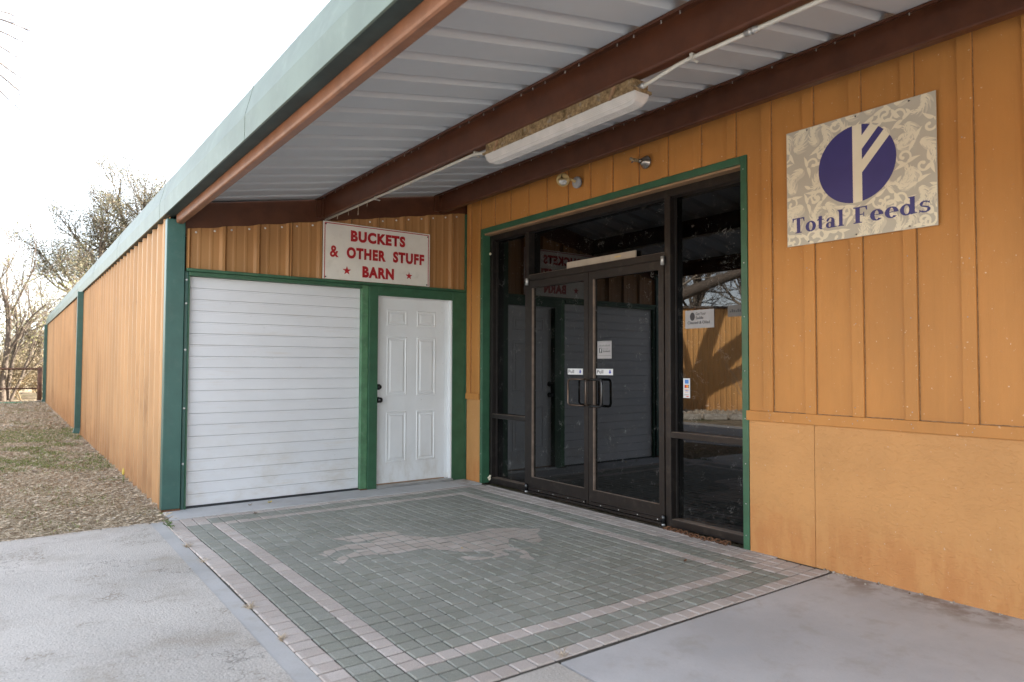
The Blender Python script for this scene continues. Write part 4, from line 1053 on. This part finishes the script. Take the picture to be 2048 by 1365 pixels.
tuft(-3.287, -2.95, 34, .06, 'dry straw tuft in the crack, middle of the curb strip'); tuft(-3.287, -3.5, 30, .05, 'dry straw tuft in the crack, near end of the curb strip'); tuft(-2.30, -4.44, 16, .07, 'few dry straws at the near corner of the paving by the concrete joint')
def litter(x, y, s, lb, mat='litter', rot=None):
    a = rot if rot is not None else rng.uniform(0, 6.28); c, sn = math.cos(a), math.sin(a)
    pr = [(-.5, 0, .1), (-.2, .28, .25), (.2, .25, .1), (.5, 0, .3), (.2, -.27, .15), (-.2, -.24, .2), (0, 0, .0)]
    v = [(x+s*(c*p-sn*q), y+s*(sn*p+c*q), .006+s*h) for p, q, h in pr]
    tag(MB().add(v, [(6, i, (i+1) % 6) for i in range(6)]).build('fallen_leaf', mat), lb, 'leaf', 'leaves lying on the paving')
litter(-2.56, -.55, .06, 'pale dry leaf on the pavers in front of the roll-up door'); litter(-2.31, -.12, .055, 'cream leaf against the bottom of the roll-up door', 'yellow'); litter(-2.5, -.14, .05, 'thin leaf on the slab before the roll-up door')
litter(-.64, -3.78, .045, 'dark leaf on the green pavers before the right side window', 'rusty_chain', .4); litter(-1.70, -2.62, .03, 'small orange leaf on the belly of the horse inlay', 'lamp_cream'); litter(-1.05, -4.2, .03, 'small brown leaf on the pavers near the front edge')
# crumbled base and rubble at the wall foot
rb = thing('wall_rubble', 'crumbled mortar and dry debris at the foot of the ochre wall by the paver corner', 'rubble', (-.05, -4.5, 0))
for i in range(75):
    t = rng.random()**2.6; y = -4.42-t*1.3; x = -.008-abs(rng.gauss(0, .045))*(1-.75*t); s = rng.uniform(.002, .013)*(1-.55*t)
    bm = MB(); a = rng.uniform(0, 3)
    v = [(x+s*math.cos(a+q*2*math.pi/5)*rng.uniform(.7, 1.2), y+s*math.sin(a+q*2*math.pi/5)*rng.uniform(.7, 1.2), -.008) for q in range(5)]+[(x, y, -.008+s*rng.uniform(.6, 1.3))]
    bm.add(v, [(q, (q+1) % 5, 5) for q in range(5)]); bm.build('crumb', 'rock' if rng.random() < .45 else 'litter', rb)
wt = MB()
for i in range(10):
    c = (.07+rng.uniform(-.012, .01), -.385+rng.uniform(-.008, .008), .05+rng.uniform(-.02, .03)); wt.lathe(c, (0, 0, 1), [(-.012, .001), (-.008, .010), (.004, .013), (.012, .006), (.013, .001)], 7)
tag(wt.build('foam_blob', 'sign_cream'), 'cream foam blob at the bottom left corner of the glass front', 'foam')
wt = MB().lathe((.078, -.375, 2.62), (-1, 0, 0), [(-.01, .012), (.0, .017), (.008, .012), (.012, .001)], 8)
tag(wt.build('foam_blob', 'sign_cream'), 'cream foam blob high on the left jamb of the glass front', 'foam')

# ================================================================== YARD
def blades(n, region, lmin, lmax, wmin, wmax, emin, emax, dens=None, z=-.03):
    x0, x1, y0, y1 = region
    x = nrng.uniform(x0, x1, n); y = nrng.uniform(y0, y1, n)
    if dens is not None:
        kp = nrng.random(n) < dens(x, y); x, y = x[kp], y[kp]; n = len(x)
    a = nrng.uniform(0, 2*np.pi, n); e = nrng.uniform(emin, emax, n); l = nrng.uniform(lmin, lmax, n); w_ = nrng.uniform(wmin, wmax, n)
    z0 = z+nrng.uniform(0, .022, n)
    dx, dy, dz = np.cos(a)*np.cos(e)*l, np.sin(a)*np.cos(e)*l, np.sin(e)*l
    px, py = -np.sin(a)*w_, np.cos(a)*w_
    A = np.stack([x-px, y-py, z0], 1); B = np.stack([x+px, y+py, z0], 1)
    C = np.stack([x+dx*.6+px*.8, y+dy*.6+py*.8, z0+dz*.75], 1); D = np.stack([x+dx, y+dy, z0+dz*.85], 1)
    V = np.stack([A, B, C, D], 1).reshape(-1, 3); F = np.arange(4*n).reshape(-1, 4)
    return V, F
def patch(x, y):
    v = np.sin(x*3.1+1.2)*np.sin(y*1.15+.4)+.6*np.sin(x*7.3+y*3.1)+.45*np.sin(y*5.7-x*2.2)
    return v
def cat_(*vf):
    V = np.concatenate([v for v, f in vf]); o = 0; Fs = []
    for v, f in vf: Fs.append(f+o); o += len(v)
    return V, np.concatenate(Fs)
REG = (-4.95, -3.23, -.36, 3.2)
V, F = cat_(blades(85000, REG, .03, .12, .0005, .0013, -.05, .35), blades(500, (-4.9, -3.25, -.47, -.33), .02, .08, .0006, .0014, 0, .1, None, -.006), blades(60000, (-4.95, -3.23, 3.2, 10), .04, .12, .0008, .002, 0, .4), blades(26000, (-4.95, -3.23, 10, 24), .05, .14, .002, .004, 0, .5))
stuff(npmesh('dead_grass', V, F, 'straw'))
gd = lambda x, y: np.clip((patch(x, y)-.35)*.8, 0, .7)*np.where(y < 2.2, .45, 1)+(y > 7.5)*(y < 10.5)*.35+(y > 3.0)*(y < 5.6)*np.clip(np.sin((y-3.0)*1.25)*.9, 0, 1)*np.clip(patch(x*1.7, y*2)+.6, 0, 1)*.8
V, F = cat_(blades(26000, REG, .02, .055, .0008, .0018, .5, 1.3, gd), blades(60000, (-4.95, -3.25, 3.2, 10), .03, .07, .0012, .0025, .4, 1.3, gd), blades(26000, (-4.95, -3.25, 10, 23), .03, .07, .002, .004, .4, 1.3, gd))
stuff(npmesh('green_grass', V, F, 'grass'))
def leafflat(n, region, smin, smax, z=-.012, zr=.02):
    x0, x1, y0, y1 = region
    x = nrng.uniform(x0, x1, n); y = nrng.uniform(y0, y1, n); a = nrng.uniform(0, 2*np.pi, n); s = nrng.uniform(smin, smax, n); zz = z+nrng.uniform(0, zr, n)
    t = nrng.uniform(-.5, .5, (n, 4))*s[:, None]*.6
    c, sn = np.cos(a)*s, np.sin(a)*s
    V = np.stack([np.stack([x-c, y-sn, zz+t[:, 0]*.5+.004], 1), np.stack([x+sn*.45, y-c*.45, zz+t[:, 1]*.5], 1), np.stack([x+c, y+sn, zz+t[:, 2]+.006], 1), np.stack([x-sn*.45, y+c*.45, zz+t[:, 3]*.5], 1)], 1).reshape(-1, 3)
    return V, np.arange(4*n).reshape(-1, 4)
V, F = cat_(leafflat(900, REG, .008, .022), leafflat(900, (-4.95, -3.24, 3.2, 10), .015, .032), leafflat(700, (-4.95, -3.24, 10, 23), .02, .045), leafflat(500, (-3.5, -3.22, -.3, 9), .012, .028))
V2, F2 = leafflat(70, (-4.9, -3.3, -.3, 4), .02, .04)
V, F = cat_((V, F), (V2, F2))
stuff(npmesh('leaf_litter', V, F, 'litter'))
def stone(x, y, s, name, mat, lb=None, grp=None, z=-.03, flat_=.55, parent=None, seed=0):
    r = random.Random(seed); bm = bmesh.new(); bmesh.ops.create_icosphere(bm, subdivisions=1, radius=1)
    v = [(x+q.co.x*s*r.uniform(.75, 1.2), y+q.co.y*s*r.uniform(.75, 1.2), z+s*flat_*.4+q.co.z*s*flat_*r.uniform(.8, 1.15)) for q in bm.verts]
    bm.verts.index_update(); f = [tuple(q.index for q in fc.verts) for fc in bm.faces]; bm.free()
    o = MB().add(v, f).build(name, mat, parent)
    if lb: tag(o, lb, 'stone', grp)
    return o
stone(-3.42, 2.9, .055, 'yard_stone', 'rock', 'pale flat stone in the dry grass near the barn wall', 'stones in the yard', seed=1)
stone(-3.50, 2.6, .035, 'yard_stone', 'rock', 'small pale stone in the grass beside the flat stone', 'stones in the yard', seed=2)
stone(-3.62, 3.0, .05, 'yard_stone', 'bark', 'dark lump in the dry grass near the pale flat stone', 'stones in the yard', seed=3)
stone(-3.72, .85, .03, 'yard_stone', 'bark', 'dark clod in the dry grass close to the concrete edge', 'stones in the yard', seed=4)
stone(-3.48, 7.3, .06, 'yard_stone', 'rock', 'pale stone at the foot of the green downspout', 'stones in the yard', seed=5)
bud = thing('yellow_bud', 'single yellow bud on a short stalk against the side wall', 'plant', (-3.3, 1.95, 0))
MB().tube([(-3.3, 1.95, -.02), (-3.302, 1.95, .10)], .004, 6).build('stalk', 'weed', bud)
MB().lathe((-3.302, 1.95, .095), (.02, 0, 1), [(0, .004), (.02, .014), (.05, .012), (.075, .004), (.082, .0005)], 10).build('bud', 'yellow', bud)

# ------------------------------------------------------------------ pipe fence at the back of the yard
fe = thing('pipe_fence', 'rusty two rail pipe fence across the back of the yard', 'fence', (-5, YE+.75, 0))
FYY = YE+.75
MB().tube([(-11, FYY, 1.17), (-3.36, FYY, 1.17)], .035, 8).build('rail', 'pipe', fe); MB().tube([(-11, FYY, .48), (-3.36, FYY, .48)], .03, 8).build('rail', 'pipe', fe)
for x in (-3.38, -6.0, -8.6): MB().tube([(x, FYY, -.1), (x, FYY, 1.23)], .075, 10).build('post', 'pipe', fe)
stone(-3.42, FYY-.35, .16, 'base_log', 'bark_pale', None, None, seed=8); tag(bpy.data.objects['base_log'], 'weathered wood chunk at the foot of the fence post', 'log')
tag(MB().tube([(-5.2, FYY-.6, .0), (-4.6, FYY-.5, .02), (-4.1, FYY-.65, .015), (-3.85, FYY-.5, .0)], .02, 6).build('garden_hose', 'teal_hose'), 'short run of green hose lying before the fence', 'hose')

# ================================================================== TREES
def rand_perp(d, r):
    v = Vector((r.gauss(0, 1), r.gauss(0, 1), r.gauss(0, 1))); v -= d*v.dot(d)
    return v.normalized()
class Tree:
    def __init__(s, seed, wander=.18, grav=.03): s.r = random.Random(seed); s.low = MB(); s.hi = MB(); s.tips = []; s.wander = wander; s.grav = grav
    def branch(s, p, d, L, rad, lvl, maxl, kids, spread, shrink, trunklv=1):
        r = s.r; n = max(3, 6-lvl); pts = [Vector(p)]; d = Vector(d).normalized(); dirs = [d.copy()]
        for i in range(n):
            d = (d+rand_perp(d, r)*r.uniform(0, s.wander*(1+.3*lvl))+Vector((0, 0, s.grav))).normalized()
            pts.append(pts[-1]+d*L/n); dirs.append(d.copy())
        rs = [rad*(1-.55*i/n) for i in range(n+1)]
        if lvl == maxl: rs = [max(x, .0025) for x in rs]
        (s.low if lvl <= trunklv else s.hi).tube(pts, rs, 7 if lvl == 0 else (5 if lvl == 1 else 3), cap=False)
        if lvl >= maxl-1:
            for q in range(1, n+1): s.tips.append((pts[q], dirs[q]))
        if lvl < maxl:
            nk = kids[lvl]
            for kx in range(nk):
                t = .3+.7*(kx+r.random())/nk; i = min(n-1, int(t*n)); f_ = t*n-i
                q = pts[i].lerp(pts[i+1], f_); ang = spread*r.uniform(.55, 1.25)
                nd = (dirs[i]*math.cos(ang)+rand_perp(dirs[i], r)*math.sin(ang)).normalized()
                s.branch(q, nd, L*shrink*r.uniform(.7, 1.2), rs[i]*.62, lvl+1, maxl, kids, spread, shrink, trunklv)
    def leaves(s, per, size, sp, keep=1.):
        tp = [t for t in s.tips if s.r.random() < keep]
        if not tp: return None
        P = np.array([tuple(t[0]) for t in tp]); P = np.repeat(P, per, 0); n = len(P)
        P = P+nrng.normal(0, sp, P.shape); a = nrng.normal(size=(n, 3)); a /= np.linalg.norm(a, axis=1)[:, None]
        b = nrng.normal(size=(n, 3)); b -= a*(a*b).sum(1)[:, None]; b /= np.linalg.norm(b, axis=1)[:, None]
        sz = nrng.uniform(.5, 1.2, (n, 1))*size
        V = np.stack([P-a*sz, P+b*sz*.5, P+a*sz, P-b*sz*.5], 1).reshape(-1, 3)
        return V, np.arange(4*n).reshape(-1, 4)
def finish(t, name, label, loc, bark, leafsets, group=None):
    e = thing(name, label, 'tree', loc, group)
    t.low.build('trunk', bark, e)
    t.hi.build('branches', bark, e)
    for mat, vf in leafsets:
        if vf: npmesh('foliage', vf[0], vf[1], mat, e)
    return e
# slim bare tree at the left edge, several stems
t = Tree(3, .2, .05)
for dx, dy, dd, L, rr in ((0, 0, (-.06, .0, 1), 3.9, .12), (.12, .1, (.14, .1, 1), 3.8, .08), (-.1, .1, (-.2, .1, 1), 3.8, .08), (.2, .0, (.36, .0, 1), 2.9, .06), (-.35, .3, (-.35, .2, 1), 3.8, .07)):
    t.branch((-4.42+dx, 24.8+dy, -.1), dd, L, rr, 0, 4, [6, 5, 4, 4], .55, .58)
finish(t, 'bare_tree', 'slim bare several stemmed tree behind the pipe fence at the left edge', (-4.4, 24.8, 0), 'bark',
       [('leaf_yellow', t.leaves(1, .035, .06, .3)), ('leaf_dry', t.leaves(1, .03, .08, .4))])
# broad grey tree over the barn roof
t = Tree(11, .22, .02)
for dd, L, rr in (((-.34, -.1, 1), 4.7, .2), ((.12, .1, 1), 5.4, .24), ((.42, .0, 1), 5.6, .2), ((-.7, .1, .8), 4.4, .15), ((.75, .2, .8), 5.6, .16)):
    t.branch((.75, 30.5, 2.2), dd, L, rr, 0, 4, [7, 6, 5, 4], .62, .55)
t.low.tube([(.8, 30.6, -.1), (.78, 30.5, 1.0), (.75, 30.5, 2.4)], [.42, .34, .3], 8)
finish(t, 'leafy_tree', 'broad grey green tree rising behind the barn roof', (.4, 30.6, 0), 'bark',
       [('leaf_olive', t.leaves(4, .036, .26, .95)), ('leaf_dry', t.leaves(4, .036, .26, .9)), ('leaf_yellow', t.leaves(1, .04, .12, .08))])
t = Tree(17, .22, .03)
for dd, L, rr in (((-.3, 0, 1), 2.6, .12), ((.3, .1, 1), 2.8, .12), ((-.6, .1, .8), 2.2, .1)):
    t.branch((-2.6, 28.6, .2), dd, L, rr, 0, 4, [6, 5, 4, 4], .6, .58)
finish(t, 'yellowing_tree', 'low yellowing tree between the bare tree and the barn roof', (-2.6, 28.6, 0), 'bark_pale',
       [('leaf_yellow', t.leaves(1, .04, .1, .4)), ('leaf_dry', t.leaves(2, .035, .12, .7))])
# thicket behind the fence: nobody could count the stems
bm = MB()
tr = Tree(23, .3, .02)
for i in range(90):
    x = rng.uniform(-10, -1.5); y = rng.uniform(24.6, 34); 
    for q in range(2): tr.branch((x, y, -.1), (rng.uniform(-.7, .7), rng.uniform(-.4, .4), 1), rng.uniform(.9, 1.7), .022, 0, 2, [7, 5], .7, .6, 9)
th = stuff(tr.low.build('brush_thicket', 'brush'))
vf = tr.leaves(2, .04, .12, 1)
stuff(npmesh('brush_leaves', vf[0], vf[1], 'leaf_dry'))
# far wood on the horizon
def far_wood(n, f):
    P = np.array([f() for _ in range(n)]); a = nrng.normal(size=(n, 3)); a /= np.linalg.norm(a, axis=1)[:, None]
    b = nrng.normal(size=(n, 3)); b -= a*(a*b).sum(1)[:, None]; b /= np.linalg.norm(b, axis=1)[:, None]
    sz = nrng.uniform(.15, .4, (n, 1)); V = np.stack([P-a*sz, P+b*sz*.5, P+a*sz, P-b*sz*.5], 1).reshape(-1, 3); return V, np.arange(4*n).reshape(-1, 4)
V, F = far_wood(16000, lambda: (rng.uniform(-60, 40), rng.uniform(46, 62), abs(rng.gauss(0, 1.6))))
stuff(npmesh('far_wood', V, F, 'leaf_dry'))
# ------------------------------------------------------------------ across the drive (seen in the glass): metal building, bed, trees
WN = Vector((.592, -.806, 0)); WU = Vector((-.806, -.592, 0))       # wall normal, direction along it
WA = Vector((-10.5, 8.05, 0))
ob = thing('opposite_building', 'tan ribbed metal building across the drive, in sun', 'building', (-14, 6, 0))
pm0 = None
for q in range(9):
    a = WA+WU*(q*1.0)
    if pm0 is None: o = corr('siding_panel', a, WU, WN, 1.0, -.05, lambda u: 3.1, 'siding_far', ob, pitch=.165, first=.08, h=.028, minor=.0); pm0 = o.data
    else: link('siding_panel', pm0, ob, loc=tuple(WU*q))
c0, c1 = WA-WN*.06, WA+WU*9-WN*.06; c2, c3 = c1-WN*6, c0-WN*6
MB().prism([(p.x, p.y) for p in (c0, c1, c2, c3)], 'z', -.05, 3.09).build('rear_walls', 'siding_far', ob)
c0, c1 = WA+WN*.08-WU*.1, WA+WU*9.1+WN*.08; c2, c3 = c1-WN*6.3, c0-WN*6.3
MB().prism([(p.x, p.y) for p in (c0, c1, c2, c3)], 'z', 3.102, 3.17).build('roof_edge', 'bark', ob)
bed = MB(); mb = MB()
def bedpt(u, d): return WA+WU*u+WN*d
ps = [bedpt(-.5, .02), bedpt(9, .02), bedpt(9, 3.3), bedpt(-.5, 3.3)]
struct(MB().prism([(p.x, p.y) for p in ps][::-1], 'z', -.09, -.012).build('planting_bed', 'soil'))
r9 = random.Random(4)
for i in range(1500):
    p = bedpt(r9.uniform(-.4, 9), r9.uniform(.1, 3.1)); s = r9.uniform(.03, .09); a = r9.uniform(0, 3)
    v = [(p.x+s*math.cos(a+q*1.2566)*r9.uniform(.7, 1.2), p.y+s*math.sin(a+q*1.2566)*r9.uniform(.7, 1.2), -.015) for q in range(5)]+[(p.x, p.y, s*r9.uniform(.5, 1.1))]
    mb.add(v, [(q, (q+1) % 5, 5) for q in range(5)])
stuff(mb.build('bed_stones', 'mulchrock'))
for i in range(14):
    p = bedpt(-.2+i*.66, 3.35+.05*math.sin(i*2)); s = .3
    q = MB().box(-.29, .29, -.1, .1, -.03, .11).build('edging_stone', 'rock', bev=.02)
    q.location = (p.x, p.y, 0); q.rotation_euler = (0, 0, math.atan2(WU.y, WU.x)+.06*math.sin(i*3))
    tag(q, 'pale edging stone of the bed across the drive, '+('first', 'second', 'third', 'fourth', 'fifth', 'sixth', 'seventh', 'eighth', 'ninth', 'tenth', 'eleventh', 'twelfth', 'thirteenth', 'fourteenth')[i]+' from the barn end', 'stone', 'edging stones of the bed')
t = Tree(31, .2, .06)
for i in range(6):
    p = bedpt(3.2+rng.uniform(-.15, .15), 2.0+rng.uniform(-.2, .2)); t.branch((p.x, p.y, -.05), (rng.uniform(-.5, .5), rng.uniform(-.5, .5), 1), rng.uniform(.9, 1.4), .018, 0, 2, [4, 3], .5, .5)
e = thing('bare_shrub', 'pale leafless shrub in the stone bed across the drive', 'shrub', tuple(bedpt(3.2, 2)))
t.low.build('stems', 'bark_pale', e); t.hi.build('twigs', 'bark_pale', e)
# leaning oak whose shadow falls across that wall; its outer twigs reach into the top left of the view
t = Tree(41, .16, .02)
base = Vector((-8.35, 6.0, -.1))
lean = (WU*.16+Vector((0, 0, 1))).normalized()
t.low.tube([base-Vector((0, 0, .1)), base+lean*1.0, base+lean*2.0, base+lean*2.9], [.42, .34, .31, .29], 9)
fork = base+lean*2.8
for dd, L, rr, kd in (((WU*1.0+Vector((0, 0, .95))), 4.6, .27, [4, 3, 3, 3]), ((WU*1.1+Vector((0, 0, .62))), 4.4, .19, [3, 3, 3, 3]), ((WU*.25+Vector((0, 0, 1.1))), 4.5, .2, [5, 4, 4, 3]), ((-WU*.6+Vector((0, 0, 1))), 3.6, .17, [5, 4, 4, 3])):
    t.branch(fork, dd, L, rr, 0, 4, kd, .6, .5)
# boughs hanging into the frame
bough = Vector((-6.0, 6.1, 6.3)); t.low.tube([fork, fork+Vector((.6, .1, 1.6)), fork+Vector((1.5, .1, 2.9)), bough], [.13, .1, .08, .05], 6)
for z, ex in ((6.75, -4.35), (6.25, -4.22), (5.7, -4.22), (5.2, -4.32), (6.5, -4.16), (5.95, -4.3), (5.4, -4.25)):
    end = Vector((ex, 6+rng.uniform(-.3, .3), z)); mid = bough.lerp(end, .55)+Vector((0, 0, .25))
    t.hi.tube([bough, mid, end], [.03, .02, .006], 4)
    for q in range(7):
        p = mid.lerp(end, .25+.75*q/6); dd = Vector((.8, rng.uniform(-.6, .6), rng.uniform(-1.1, .5))).normalized()
        e1 = p+dd*rng.uniform(.14, .26); t.hi.tube([p, e1], [.005, .0025], 3)
        for n2 in range(7):
            p2 = p.lerp(e1, .25+.75*n2/6); d2 = (dd+Vector((rng.uniform(-.5, .5), rng.uniform(-.7, .7), rng.uniform(-.9, .5)))).normalized()
            t.hi.tube([p2, p2+d2*rng.uniform(.05, .12)], [.0028, .0012], 3)
    tips2 = [end]
lv = t.leaves(1, .04, .06, .25)
finish(t, 'leaning_oak', 'nearly leafless leaning oak by the drive, twigs reaching into the top left of the sky', tuple(base), 'bark', [('leaf_dry', lv)])
# trees behind that building
for i, (u, dd_, sz, lb) in enumerate(((1.5, 7.5, 4.6, 'bare tree behind the left end of the building across the drive'), (4.2, 9, 5.4, 'tall bare tree behind the middle of the building across the drive'), (7, 8, 5, 'bare tree behind the right end of the building across the drive'))):
    p = bedpt(u, -dd_); t = Tree(50+i, .2, .03)
    for kx in range(4): t.branch((p.x, p.y, 1.2), (rng.uniform(-.7, .7), rng.uniform(-.7, .7), .8), sz*.8, .17, 0, 4, [5, 5, 4, 3], .65, .6)
    t.low.tube([(p.x, p.y, -.1), (p.x, p.y, 1.3)], [.3, .24], 7)
    finish(t, 'bare_tree', lb, (p.x, p.y, 0), 'bark_pale' if i != 1 else 'bark', [('leaf_dry', t.leaves(1, .05, .1, .3))], 'bare trees behind the building across the drive')
